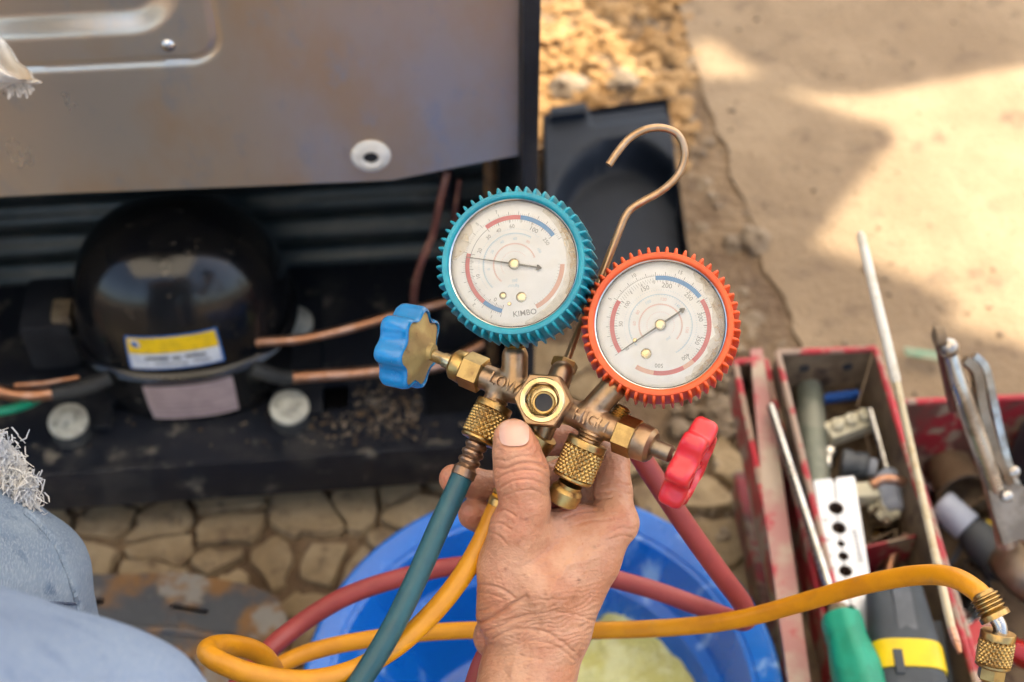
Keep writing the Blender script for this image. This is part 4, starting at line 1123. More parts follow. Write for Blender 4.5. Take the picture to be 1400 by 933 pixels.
wires = [([(1262, 690), (1278, 730), (1262, 760), (1284, 790)], 0.085, 0.0024, m_dgrey, 'thin dark wire curled behind the long rod'), ([(1290, 600), (1312, 640), (1300, 690), (1318, 720)], 0.075, 0.003, m_browns, 'brown wire on the floor of the right tray'),
         ([(1300, 770), (1325, 740), (1350, 800), (1330, 850)], 0.08, 0.0026, m_dgrey, 'dark wire looping round the striped screwdriver')]
for pts, z, r, mt, lab in wires:
    solo('wire', lab, 'wire', M().tube(spline([G(a2, b2, z + 0.008 * math.sin(i * 2)) for i, (a2, b2) in enumerate(pts)]), r, 8), mt, group='wires in the toolbox')
# more odds and ends, each its own thing
def socket_(lab, px, py, z, r, h_, dr, mt):
    solo('socket', lab, 'socket', M().lathe([(r * 0.55, 0), (r * 0.9, 0), (r, 1), (r, h_ * 0.45), (r * 0.86, h_ * 0.5), (r * 0.86, h_ - 1), (r * 0.8, h_), (r * 0.55, h_), (r * 0.55, h_ * 0.4), (0, h_ * 0.4)], G(px, py, z), Vector(dr), 24, cap=False), mt, group='sockets in the toolbox')
socket_('chrome socket lying at the back of the right tray by the rod', 1250, 655, 0.070, 10, 26, (0.5, -0.6, 0.25), m_chrome)
socket_('dull brown socket lying beside the wooden stick', 1247, 838, 0.075, 9, 24, (0.3, -0.8, 0.2), m_bronze)
socket_('chrome socket lying under the hose end fitting', 1330, 880, 0.075, 11, 28, (-0.6, -0.5, 0.3), m_chrome)
socket_('upright chrome socket in the right tray near the pliers', 1340, 690, 0.062, 9, 22, (0.1, -0.2, 1), m_worn)
m_rhand = mat('red_handle', (0.42, 0.012, 0.012), 0.3, col2=(0.34, 0.01, 0.01), nscale=40)
def sdriver(lab, p0, p1, p2, z, mt, r):
    a_, b_, c_ = G(*p0, z), G(*p1, z + 0.004), G(*p2, z)
    t = thing('screwdriver', lab, 'screwdriver', b_ - fz * 0.01)
    part('shank', M().tube([a_, a_.lerp(b_, 0.08), b_], [0.002, 0.0028, 0.0028], 10), m_chrome, t)
    LL = (c_ - b_).length * 1000
    part('handle', M().lathe([(r * 0.5, -2), (r * 0.8, 2), (r, 10), (r * 0.85, LL * 0.4), (r, LL * 0.8), (r * 0.7, LL), (0, LL + 1)], b_, c_ - b_, 24, lobes=6, amp=0.06, lobe_r=r), mt, t)
sdriver('screwdriver with red handle lying under the dull steel cylinder', (1310, 842), (1345, 870), (1420, 905), 0.085, m_rhand, 11)
sdriver('thin screwdriver with black handle lying along the right tray wall', (1272, 900), (1262, 850), (1240, 700), 0.080, m_rubber, 9)
for k, (lab, x0, y0, x1, y1) in enumerate([('longest twist drill bit in front of the red divider', 1190, 742, 1232, 722), ('short twist drill bit below the longest one', 1196, 764, 1226, 748), ('twist drill bit lying along the middle tray wall', 1236, 790, 1222, 712)]):
    a_, b_ = G(x0, y0, 0.135), G(x1, y1, 0.135)
    m = M(); ax_ = (b_ - a_); ex_ = ax_.orthogonal().normalized(); ey_ = ax_.normalized().cross(ex_); vs = []
    for j in range(41):
        for i in range(12):
            th_ = 2 * math.pi * i / 12 + j * 0.45; rr_ = 0.0032 * (0.72 + 0.28 * abs(math.cos(2 * math.pi * i / 12))) if j < 30 else 0.0030
            vs.append(a_ + ax_ * (j / 40) + (ex_ * math.cos(th_) + ey_ * math.sin(th_)) * rr_)
    m.add(vs, [(j * 12 + i, j * 12 + (i + 1) % 12, (j + 1) * 12 + (i + 1) % 12, (j + 1) * 12 + i) for j in range(40) for i in range(12)])
    solo('drill_bit', lab, 'drill bit', m, m_bronze, group='drill bits in the middle tray')
solo('tape_roll', 'black roll of insulating tape in the right tray', 'tape roll', M().lathe([(15, 0), (26, 0), (27, 1), (27, 15), (26, 16), (15, 16), (14, 15), (14, 1), (15, 0)], G(1298, 822, 0.062), Vector((0.1, -0.25, 1)), 40, cap=False), m_rubber)
solo('allen_key', 'bent steel hex key lying across the black tape roll', 'hex key', M().tube(spline([G(1268, 800, 0.085), G(1290, 815, 0.086), G(1318, 836, 0.086), G(1326, 846, 0.086), G(1322, 858, 0.084)]), 0.0024, 6), m_chrome)
solo('crumpled_paper', 'crumpled pale paper scrap in front of the red divider', 'paper', M().ball(G(1215, 695, 0.150), 0.011, 14, 10, 0.9, 0.7, seed=31), m_cream, smooth=15)
solo('copper_coil', 'small coil of copper wire in the right tray beside the chrome socket', 'wire coil', M().tube([G(1268, 650, 0.07) + Vector((0.014 * math.cos(t * 0.5), 0.014 * math.sin(t * 0.5), 0.0006 * t)) for t in range(50)], 0.0012, 6), m_copper)
solo('white_cable', 'white twin cable looped in the right tray behind the pliers', 'cable', M().tube(spline([G(1240, 600, 0.062), G(1268, 590, 0.07), G(1300, 612, 0.08), G(1306, 650, 0.075), G(1290, 668, 0.066)]), 0.0030, 8), m_whitepl)
# leather-brown pouch bulk at the back of the right tray
m = M(); vs = []
solo('brown_sleeve', 'dark brown conical sleeve at the back of the right tray', 'sleeve', M().lathe([(0, 0), (16, 0), (18, 3), (24, 60), (25, 64), (21, 64), (17, 20), (0, 20)], G(1282, 610, 0.10), Vector((0.1, -0.75, 0.12)), 28, cap=False), m_browns)
# green tape on the pavement
p = G(1264, 487, 0.012)
solo('green_tape', 'strip of faded green tape stuck to the pavement behind the toolbox', 'tape', M().rbox((p.x, p.y, 0.0145), tx * 0.021 + ty * -0.006, ty * 0.0065, fz * 0.0012, 0.0005), mat('faded_green', (0.16, 0.26, 0.17), 0.7, col2=(0.26, 0.28, 0.19), nscale=40))

# ================================================================== MANIFOLD GAUGE SET
m_cast = mat('cast_brass', (0.30, 0.19, 0.10), 0.36, 0.9, col2=(0.38, 0.25, 0.155), nscale=60, rvar=0.10, bump=0.25, bscale=900, bdist=0.0002, col3=(0.17, 0.095, 0.06), n3=70, lo3=0.54, hi3=0.72)
m_nut = mat('nut_brass', (0.46, 0.305, 0.115), 0.34, 1.0, col2=(0.34, 0.215, 0.085), nscale=110, rvar=0.10, bump=0.12, bscale=900, bdist=0.0002, col3=(0.22, 0.13, 0.06), n3=160, lo3=0.60, hi3=0.78)
m_pale = mat('pale_brass', (0.62, 0.50, 0.30), 0.26, 1.0, col2=(0.50, 0.37, 0.18), nscale=90, rvar=0.10)
m_tealr = mat('teal_rubber', (0.0, 0.26, 0.33), 0.38, col2=(0.0, 0.21, 0.28), nscale=70, rvar=0.1, bump=0.15, bscale=700)
m_orange = mat('orange_rubber', (0.72, 0.095, 0.016), 0.42, col2=(0.62, 0.075, 0.014), nscale=70, rvar=0.1, bump=0.15, bscale=700)
m_dial = mat('dial_white', (0.88, 0.88, 0.86), 0.5, col2=(0.85, 0.84, 0.80), nscale=70)
m_dred = mat('dial_red', (0.60, 0.085, 0.105), 0.5)
m_dblue = mat('dial_blue', (0.02, 0.22, 0.50), 0.5)
m_dpink = mat('dial_pink', (0.74, 0.50, 0.44), 0.5)
m_dlblue = mat('dial_light_blue', (0.48, 0.62, 0.70), 0.5)
m_dfade = mat('dial_faded_red', (0.72, 0.38, 0.28), 0.5)
m_dink = mat('dial_ink', (0.09, 0.09, 0.095), 0.5)
m_dgreyk = mat('dial_grey_ink', (0.26, 0.26, 0.25), 0.5)
m_needle = mat('needle', (0.05, 0.052, 0.055), 0.4, 0.3)
m_glass = glass_mat('gauge_glass', rough=0.03, haze=0.008)
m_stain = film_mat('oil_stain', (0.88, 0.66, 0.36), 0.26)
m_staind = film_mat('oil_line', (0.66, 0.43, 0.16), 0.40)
m_case = mat('gauge_case', (0.02, 0.02, 0.022), 0.4)

XA = cdir(0.866, -0.365, 0.345)          # arms: low side to high side
YA = cdir(0.385, 0.905, -0.13); YA = (YA - XA * YA.dot(XA)).normalized()
ZA = XA.cross(YA)
if ZA.dot(F) > 0: ZA = -ZA
MC = mmw(mm(748, 552, 0))
mani = thing('manifold_gauge_set', 'brass refrigerant manifold with teal and orange gauges held in the hand', 'gauge manifold', MC)

def along(px, py):
    """depth (mm) of a point of the arm axis seen at px"""
    return 0.375 * (px - 748) * 0.381 / 0.93
def AP(px, py, dz=0.0): return mm(px, py, along(px, py) + dz)

# cast body
cA0, cA1 = AP(640, 506), AP(862, 597)
def body_fn(p):
    d = cone(p, cA0, cA1, 6.9, 6.9)
    c = mm(749, 553, 0)
    d = smin(d, cone(p, c + np.array([0.5, -0.4, -10.0]), c + np.array([-0.2, 0.1, -9.0]), 10.2, 10.4), 2.0)
    d = smin(d, cone(p, AP(703, 533), AP(704, 488, -1), 7.0, 7.0), 2.2)               # blue gauge boss
    d = smin(d, cone(p, AP(800, 572), AP(838, 531, -3), 6.9, 7.0), 2.2)               # orange gauge boss
    d = smin(d, cone(p, AP(688, 527), AP(672, 556, 2), 6.6, 6.2), 1.8)                # low port
    d = smin(d, cone(p, AP(818, 580), AP(803, 606, 2), 6.8, 6.2), 1.8)                # high port
    d = smin(d, cone(p, AP(752, 560), AP(737, 602, 0), 7.0, 6.0), 2.0)                # centre port
    d = smin(d, cone(p, AP(757, 540), AP(768, 509, -5), 6.6, 6.2), 2.0)               # hook boss
    return d
v, q = surface(body_fn, (-30, -62, -32), (72, 0, 30), 0.62)
v = relax(v, q, 1, 0.4)
part('body', (mm2world(v), q), m_cast, mani, smooth=180)

def emboss(s, px0, py0, px1, py1, size, name):
    a, b = Vector(mmw(AP(px0, py0))), Vector(mmw(AP(px1, py1)))
    c = (a + b) / 2
    vs, fs = text2d(s, size, 0.06, 0.6)
    w = max(p.x for p in vs) - min(p.x for p in vs)
    sc = (b - a).length * 1000 / w
    m = M(); out = []
    nrm = (cdir(-0.1, 0.10, 1.0)); nrm = (nrm - XA * nrm.dot(XA)).normalized(); tg = nrm.cross(XA)
    if tg.dot(U) < 0: tg = -tg
    for p in vs:
        th = p.y * 1.05 / 7.0
        r = 8.1 + p.z
        out.append(c + XA * (p.x * sc * 0.001) + (tg * math.sin(th) + nrm * math.cos(th)) * (r * 0.001))
    m.add(out, fs)
    part(name, m, m_cast, mani, smooth=0)
emboss('LOW', 676, 520, 714, 536, 7.6, 'cast_letters')
emboss('HIGH', 790, 569, 834, 587, 7.4, 'cast_letters')

# sight-glass hex in the middle
hxn = cdir(-0.20, 0.13, 0.96)
hc = mmw(mm(743, 548, 12))
hexo = part('centre_nut', M().lathe([(11.0, -17), (12.2, -14), (15.0, -9), (15.0, 3.2), (14.2, 4.0), (9.4, 4.0), (9.4, -9)], hc, hxn, 6, cap=False, ref=XA + YA * 0.35), m_cast, mani, smooth=20)
part('face_ring', M().lathe([(8.4, 3.0), (8.8, 4.3), (9.2, 4.6), (11.2, 4.6), (11.7, 4.2), (11.7, 3.0)], hc, hxn, 40, cap=False), m_pale, hexo)
part('bore', M().lathe([(9.0, 4.4), (8.2, 2.2), (7.2, 1.2), (6.9, -4.0), (0, -4.0)], hc, hxn, 36, cap=False), m_pale, hexo)
part('bore_core', M().lathe([(5.6, -4.4), (6.0, -3.4), (6.0, -2.6), (5.6, -2.2), (4.7, -2.4), (4.6, -4.6)], hc - YA * 0.0008, hxn, 28, cap=False), m_nut, hexo)
part('bore_hole', M().lathe([(0, 0), (4.7, 0), (4.7, -2)], hc + hxn * -0.0037 - YA * 0.0008, hxn, 20), m_ink, hexo)

def hexnut(name, p0, axis, prof, parent, mt, n=6, rot=0.0): return part(name, M().lathe(prof, p0, axis, n, ref=ZA + YA * rot), mt, parent, smooth=20)
# bonnets and stems
LB = mmw(AP(660, 514)); lax = (mmw(AP(600, 489)) - LB).normalized()
bon = hexnut('bonnet_nut', LB, lax, [(8.6, -0.8), (9.9, 0), (9.9, 10.5), (8.8, 11.6)], mani, m_nut, rot=0.4)
part('bonnet_taper', M().lathe([(8.7, 11), (8.9, 12), (8.3, 17), (6.6, 18.6), (4.4, 18.8)], LB, lax, 28), m_nut, bon)
part('stem', M().lathe([(4.1, 17), (4.1, 23.5), (3.4, 25), (3.4, 36)], LB, lax, 20), m_pale, bon)
RBn = mmw(AP(846, 592)); rax = (mmw(AP(912, 619)) - RBn).normalized()
bon2 = hexnut('bonnet_nut', RBn, rax, [(8.8, -0.8), (10.3, 0), (10.3, 9.5), (9.2, 10.6)], mani, m_nut, rot=0.4)
part('bonnet_taper', M().lathe([(9.2, 10), (9.7, 11), (9.2, 17.5), (7.4, 19.6), (4.6, 19.8)], RBn, rax, 28), m_cast, bon2)
part('stem', M().lathe([(4.5, 18), (4.5, 29), (3, 31), (3, 44)], RBn, rax, 20), m_bronze, bon2)
part('packing_thread', M().lathe([(4.2, 0)] + [(4.6 if k % 2 else 3.9, 1 + 0.7 * k) for k in range(10)] + [(3, 8.5)], mmw(AP(842, 576, -3)), cdir(0.45, 0.8, -0.1), 20), m_nut, mani)

# hand wheels
m_bw = mat('blue_wheel_paint', (0.0, 0.20, 0.50), 0.26, col2=(0.0, 0.17, 0.44), nscale=60, rvar=0.06, coat=0.3)
m_rw = mat('red_wheel_paint', (0.58, 0.018, 0.03), 0.30, col2=(0.48, 0.012, 0.024), nscale=60, rvar=0.06, coat=0.2)
m_wornf = mat('worn_yellow_metal', (0.45, 0.33, 0.13), 0.55, 0.35, col2=(0.34, 0.22, 0.09), nscale=60, bump=0.5, bscale=260, bdist=0.0006, col3=(0.16, 0.085, 0.035), n3=120, lo3=0.60, hi3=0.75)
bwa = cdir(-0.905, 0.16, -0.40)
bwc = LB + lax * 0.0385
bw = part('hand_wheel', M().lathe([(0.00, 15), (13.95, 15), (17.21, 17), (20.00, 16.6), (21.39, 14.8), (21.86, 12.5), (21.86, 2.6), (21.20, 0.6), (20.65, -0.2), (19.72, -0.5), (19.16, 0.5), (18.79, 3)], bwc, bwa, 168, ref=U, lobes=7, amp=0.105, lobe_r=21.4, rot=0.3, cap=False), m_bw, mani, smooth=40, label='blue lobed hand wheel')
part('wheel_face', M().lathe([(19.16, 2.6), (18.97, 0.6), (13.02, -2.2), (7.44, -4.2), (4.65, -5.4), (4.28, -8), (0.00, -8)], bwc, bwa, 168, ref=U, lobes=7, amp=0.105, lobe_r=21.4, rot=0.3, cap=False), m_wornf, bw, smooth=40)
rwa = cdir(0.87, -0.405, 0.27)
rwc = mmw(mm(927, 627, 32))
rw = part('hand_wheel', M().lathe([(0.00, 2.5), (4.65, 2.5), (5.58, 0), (13.02, 0.5), (17.67, -0.5), (20.27, 0.0), (21.39, 1.0), (21.95, 2.6), (21.95, 9.0), (21.39, 10.8), (20.09, 12), (17.21, 12.6), (15.25, 11.6), (14.14, 9), (13.02, 7.4), (5.58, 7), (0.00, 7)], rwc, rwa, 168, ref=U, lobes=7, amp=0.135, lobe_r=21.4, rot=0.62, cap=False), m_rw, mani, smooth=40, label='red lobed hand wheel')
part('wheel_screw', M().lathe([(4.2, 6), (4.2, 9.6), (3.4, 10.6), (0, 10.8)], rwc, rwa, 16), m_bronze, rw)
for k in range(7):
    t = 0.62 + 2 * math.pi * (k + 0.5) / 7
    ez = rwa; ex = (U - ez * U.dot(ez)).normalized(); ey = ez.cross(ex)
    rd = ex * math.cos(t) + ey * math.sin(t)
    part('spoke', M().rbox(rwc + ez * 0.0090 + rd * 0.0098, rd * 0.0050, ez.cross(rd) * 0.0016, ez * 0.0018, 0.0007), m_rw, rw)

# gauge stems
part('gauge_thread', M().lathe([(5.6, 0)] + [(5.9 if k % 2 else 5.2, 0.8 + 0.8 * k) for k in range(12)] + [(5.4, 11)], mmw(AP(704, 490, -1)), mmw(AP(705, 455, -1)) - mmw(AP(704, 490, -1)), 24), m_nut, mani)
part('gauge_thread', M().lathe([(5.6, 0)] + [(5.9 if k % 2 else 5.2, 0.8 + 0.8 * k) for k in range(16)] + [(5.4, 14)], mmw(AP(837, 532, -3)), mmw(AP(866, 500, -16)) - mmw(AP(837, 532, -3)), 24), m_bronze, mani)

# ---- gauges
def gauge(cpx, cpy, z, nrm, roll, mt_boot, nrib, arcs, ticks, nums, needle, screws, stain, label, word=None):
    o = mmw(mm(cpx, cpy, z))
    ez = nrm; ey = (U - ez * U.dot(ez)).normalized(); ex = ey.cross(ez)
    if ex.dot(R) < 0: ex = -ex
    def L(x, y, h): return o + (ex * x + ey * y + ez * h) * 0.001
    def A(deg, r, h): return L(r * math.cos(rad(deg)), r * math.sin(rad(deg)), h)
    g = part('gauge', M().lathe([(0, -24), (30, -24), (34, -21), (34.3, 2.6), (33.0, 3.0), (32.6, -0.5)], o, ez, 72, cap=False), m_case, mani, label=label)
    bp = [(33.2, 4.6), (33.6, 5.9), (34.6, 6.5), (36.4, 6.2), (36.9, 5.0), (36.9, 3.5), (37.3, 0), (37.8, -12), (38.0, -22), (36.5, -24.5), (30, -25), (29, -24.2)]
    mb = M().lathe(bp, o, ez, 120, cap=False)
    for k in range(nrib):
        t = 2 * math.pi * (k + 0.3) / nrib
        er = ex * math.cos(t) + ey * math.sin(t); et = -ex * math.sin(t) + ey * math.cos(t)
        sec = [(-1.0, 0.0), (-0.85, 0.62), (-0.5, 0.95), (0, 1.0), (0.5, 0.95), (0.85, 0.62), (1.0, 0.0)]
        stn = [(36.6, 1.0, 5.6, 0.6), (36.7, 2.3, 5.2, 0.9), (36.8, 3.3, 3.6, 1.0), (37.2, 3.3, 0, 1.0), (37.7, 2.9, -12, 0.95), (37.9, 2.7, -21, 0.9), (38.0, 0.8, -23.5, 0.7)]
        vs = []
        for rb, hh, h, wf in stn:
            for a, b in sec: vs.append(o + (er * (rb - 0.5 + (hh + 0.5) * b) + et * (a * wf) + ez * h) * 0.001)
        ns = len(sec)
        fs = [(j * ns + i, j * ns + i + 1, (j + 1) * ns + i + 1, (j + 1) * ns + i) for j in range(len(stn) - 1) for i in range(ns - 1)]
        fs.append(tuple(range(ns - 1, -1, -1))); fs.append(tuple(range((len(stn) - 1) * ns, len(stn) * ns)))
        mb.add(vs, fs)
    part('rubber_boot', mb, mt_boot, g, smooth=50)
    part('bezel', M().lathe([(32.2, 0.4), (32.2, 3.2), (32.8, 3.9), (33.6, 4.3), (34.0, 3.6)], o, ez, 96, cap=False), m_chrome, g, smooth=60)
    part('dial', M().lathe([(0, 0), (32.4, 0), (32.4, -0.4)], o, ez, 72), m_dial, g)
    def arcm(r0, r1, a0, a1, h=0.06):
        n_ = max(4, int(abs(a1 - a0) / 3)); m = M(); vs = []
        for i in range(n_ + 1):
            a = a0 + (a1 - a0) * i / n_
            vs += [A(a, r0, h), A(a, r1, h)]
        return m.add(vs, [(2 * i, 2 * i + 1, 2 * i + 3, 2 * i + 2) for i in range(n_)])
    groups = {}
    for nm, mt, r0, r1, a0, a1 in arcs:
        mmx = arcm(r0, r1, a0, a1); groups.setdefault((nm, mt), M()).add(mmx.v, mmx.f)
    for nm, mt, r0, r1, a0, a1, n_, w in ticks:
        mx_ = groups.setdefault((nm, mt), M())
        for i in range(n_):
            a = a0 + (a1 - a0) * i / (n_ - 1)
            d = Vector((math.cos(rad(a)), math.sin(rad(a)))); t = Vector((-d.y, d.x)) * (w / 2)
            mx_.add([L(d.x * r0 - t.x, d.y * r0 - t.y, 0.09), L(d.x * r1 - t.x, d.y * r1 - t.y, 0.09), L(d.x * r1 + t.x, d.y * r1 + t.y, 0.09), L(d.x * r0 + t.x, d.y * r0 + t.y, 0.09)], [(0, 1, 2, 3)])
    for s, a, r, size, nm, mt in nums:
        vs, fs = text2d(s, size * 1.12, 0.05 if nm == 'word' else 0.02, 0.0)
        rt = rad(a - 90)
        cx, cy = r * math.cos(rad(a)), r * math.sin(rad(a))
        if nm == 'word': rt = rad(word)
        groups.setdefault((nm if nm != 'word' else 'maker_mark', mt), M()).add([L(cx + p.x * math.cos(rt) - p.y * math.sin(rt), cy + p.x * math.sin(rt) + p.y * math.cos(rt), 0.10) for p in vs], fs)
    for (nm, mt), mx_ in groups.items():
        part(nm, mx_, mt, g, smooth=0)
    # needle: tip angle, tip radius, tail angle
    ta, tr2, tl2 = needle
    def nb(r0, w0, r1, w1, a, h0, h1):
        d = Vector((math.cos(rad(a)), math.sin(rad(a)))); t = Vector((-d.y, d.x))
        pts = [d * r0 + t * w0, d * r1 + t * w1, d * r1 - t * w1, d * r0 - t * w0]
        return [L(p.x, p.y, h0) for p in pts] + [L(p.x, p.y, h1) for p in pts], [(3, 2, 1, 0), (4, 5, 6, 7), (0, 1, 5, 4), (1, 2, 6, 5), (2, 3, 7, 6), (3, 0, 4, 7)]
    m = M().add(*nb(0, 0.45, tr2, 0.14, ta, 1.7, 2.0)).add(*nb(0, 0.55, tl2 - 2.6, 0.40, ta + 180, 1.7, 2.0)).add(*nb(tl2 - 2.6, 1.35, tl2 - 1.6, 1.35, ta + 180, 1.7, 2.02)).add(*nb(tl2 - 1.65, 1.3, tl2, 0.25, ta + 180, 1.7, 2.0))
    part('needle', m, m_needle, g, smooth=0)
    part('needle_hub', M().lathe([(2.6, 0), (2.6, 1.2), (2.8, 1.5), (2.8, 2.5), (2.2, 2.9), (0, 2.9)], o, ez, 24), m_pale, g)
    for x, y, r in screws:
        part('dial_screw', M().lathe([(r, 0), (r, 0.5), (r * 0.7, 0.9), (0, 0.95)], L(x, y, 0.0), ez, 18), m_pale, g)
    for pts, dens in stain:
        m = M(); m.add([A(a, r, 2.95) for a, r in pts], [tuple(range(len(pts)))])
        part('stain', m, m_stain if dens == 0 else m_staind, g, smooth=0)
    part('glass', M().lathe([(32.3, 3.1), (30, 3.6), (24, 4.1), (14, 4.5), (5, 4.7), (0, 4.72)], o, ez, 64), m_glass, g, smooth=80)
    return g

bn = cdir(-0.17, 0.12, 0.975)
on = cdir(-0.11, 0.15, 0.98)
S_B, S_R, S_FR, S_LB, S_PK = ('blue_scale', m_dblue), ('red_scale', m_dred), ('faded_scale', m_dfade), ('inner_scale', m_dlblue), ('temperature_scale', m_dpink)
TK, TG = ('tick_marks', m_dink), ('fine_ticks', m_dgreyk)
NB = ('numerals', m_dgreyk)
RA0, RA1 = 23.4, 25.7
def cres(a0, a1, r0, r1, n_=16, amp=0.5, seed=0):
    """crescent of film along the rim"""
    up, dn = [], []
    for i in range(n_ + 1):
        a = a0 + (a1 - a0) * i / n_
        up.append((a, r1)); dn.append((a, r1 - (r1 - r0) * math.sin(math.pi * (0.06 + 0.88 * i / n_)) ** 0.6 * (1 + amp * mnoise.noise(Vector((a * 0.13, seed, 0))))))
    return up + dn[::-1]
gauge(703.5, 362, 14, bn, 0, m_tealr, 50,
      [(*S_R, RA0, RA1, 128, 84), (*S_B, RA0, RA1, 84, 37), (*S_R, RA0, RA1, 166, 231), (*S_B, RA0, RA1, 231, 256), (*S_FR, RA0, RA1, 0, -62), (*S_LB, 16.0, 16.5, 60, 226), (*S_PK, 10.6, 11.1, 20, 232), (*TG, 23.2, 23.5, 128, 172), (*TG, 25.5, 25.7, 166, 256)],
      [(*TG, 22.0, 23.5, 256, 166, 46, 0.18), (*TK, 21.4, 23.5, 256, 166, 10, 0.26), (*TK, 25.5, 27.6, 256, 30, 21, 0.24), (*TG, 22.4, 23.5, 128, 37, 30, 0.18), (*TK, 21.8, 23.5, 128, 37, 7, 0.26), (*S_LB, 15.4, 16.6, 60, 226, 44, 0.25), (*S_PK, 10.2, 11.4, 20, 232, 40, 0.25), (*TG, 22.4, 23.5, 0, -62, 16, 0.16), (*TG, 25.6, 26.6, 256, 30, 101, 0.16), (*S_PK, 6.6, 7.2, 40, 220, 24, 0.2), (*S_LB, 18.2, 18.8, 50, 222, 60, 0.18)],
      [('0', 242, 20.2, 2.6, *NB), ('10', 198, 19.6, 2.4, *NB), ('20', 158, 19.6, 2.4, *NB), ('30', 134, 19.8, 2.4, *NB), ('40', 116, 19.6, 2.4, *NB), ('60', 95, 19.8, 2.5, *NB), ('100', 62, 20.2, 2.9, *NB), ('250', 36, 19.8, 2.4, *NB), ('1', 247, 29, 2.2, *NB), ('2', 225, 29, 2.2, *NB), ('5', 133, 29, 2.4, *NB), ('7', 110, 29, 2.2, *NB),
       ('psi', -88, 8.4, 2.2, 'unit_text', m_dlblue), ('kg/cm²', -92, 11, 1.9, 'unit_text', m_dlblue), ('KIMBO', -77, 25.6, 3.6, 'word', m_dgreyk), ('20', 150, 13.4, 1.8, 'inner_numerals', m_dlblue), ('40', 120, 13.4, 1.8, 'inner_numerals', m_dlblue), ('60', 90, 13.4, 1.8, 'inner_numerals', m_dlblue), ('80', 60, 13.4, 1.8, 'inner_numerals', m_dpink), ('0', 190, 13.4, 1.8, 'inner_numerals', m_dlblue), ('100', 30, 14.4, 1.8, 'inner_numerals', m_dlblue)],
      (171.2, 25.2, 14.4), [(-5.6, -16.0, 1.9), (3.8, -16.8, 2.7), (-2.2, -20.2, 1.0)],
      [(cres(62, -78, 27.0, 32.0, 18, 0.9, 1), 0), (cres(44, -30, 29.0, 32.0, 16, 0.9, 2), 1), (cres(176, 138, 26.0, 32, 10, 0.8, 4), 0)], 'teal-booted low pressure gauge', word=8)
gauge(903, 445, 16, on, 0, m_orange, 52,
      [(*S_B, RA0, RA1, 96, 36), (*S_R, RA0, RA1, 149, 214), (*S_R, RA0, RA1, 32, -48), (*S_FR, RA0, RA1, -48, -62), (*S_R, RA0, RA1, -62, -98), (*S_FR, RA0, RA1, -98, -120), (*S_LB, 15.8, 16.2, -60, 220), (*S_PK, 10.6, 11.1, -40, 215), (*TG, 25.6, 25.8, 149, 96)],
      [(*TG, 22.2, 23.5, 214, -50, 80, 0.18), (*TK, 21.6, 23.5, 214, -50, 17, 0.26), (*TK, 25.6, 27.6, 214, 20, 19, 0.24), (*TG, 23.5, 24.6, 149, 96, 18, 0.18), (*S_LB, 15.2, 16.3, -60, 220, 56, 0.22), (*TG, 25.7, 26.6, 214, 20, 91, 0.16), (*S_PK, 6.6, 7.2, -30, 210, 30, 0.2), (*S_LB, 18.0, 18.6, -50, 216, 70, 0.18), (*S_PK, 10.2, 11.4, -40, 215, 50, 0.25)],
      [('0', 216, 20.6, 2.4, *NB), ('50', 178, 20.0, 2.5, *NB), ('100', 148, 20.0, 2.5, *NB), ('150', 113, 20.4, 2.9, *NB), ('200', 81, 20.6, 3.2, *NB), ('250', 46, 20.4, 2.9, *NB), ('300', 12, 20.4, 2.9, *NB), ('350', -22, 20.4, 2.9, *NB), ('400', -52, 20.4, 2.6, *NB), ('500', -92, 20.6, 2.6, *NB), ('10', 118, 29, 2.4, *NB), ('15', 70, 29, 2.4, *NB), ('5', 152, 29, 2.2, *NB),
       ('80', 150, 13.2, 2.0, 'inner_numerals', m_dpink), ('100', 118, 13.4, 2.0, 'inner_numerals', m_dlblue), ('120', 84, 13.4, 2.0, 'inner_numerals', m_dpink), ('60', 176, 13.2, 2.0, 'inner_numerals', m_dpink), ('140', 50, 13.2, 2.0, 'inner_numerals', m_dlblue), ('150', -10, 13.6, 2.0, 'inner_numerals', m_dpink), ('psi', -60, 8, 2.0, 'unit_text', m_dlblue)],
      (214.2, 24.2, 14.8), [(-7.2, -14.6, 2.7), (-12.9, -7.8, 1.15)],
      [(cres(58, -66, 26.4, 32.0, 18, 0.9, 7), 0), (cres(50, -14, 28.2, 32.0, 18, 0.9, 8), 1), (cres(-20, -60, 29.2, 31.6, 12, 0.9, 9), 1)], 'orange-booted high pressure gauge')

# ---- hanging hook
hk = [(770, 505, -6), (776, 490, -8), (795, 440, -14), (818, 388, -18), (835, 345, -20), (848, 312, -20), (855, 296, -20), (864, 285, -20), (880, 275, -19), (900, 264, -18), (918, 250, -16), (930, 234, -15), (936, 214, -14), (933, 195, -13), (924, 182, -12), (910, 176, -11), (895, 175, -10), (878, 179, -9), (860, 190, -8), (845, 207, -7), (832, 226, -6)]
part('hook', M().tube(spline([mmw(mm(*p)) for p in hk], 8), 0.0021, 14), mat('hook_wire', (0.36, 0.23, 0.13), 0.32, 0.9, col2=(0.44, 0.30, 0.19), nscale=80, rvar=0.1), mani)
hb = mmw(mm(766, 514, -5)); hax_ = mmw(mm(777, 486, -8)) - hb
hn = hexnut('hook_nut', hb, hax_, [(6.0, 3.0), (7.2, 3.8), (7.2, 8.2), (6.2, 9.0)], mani, m_nut, rot=0.2)

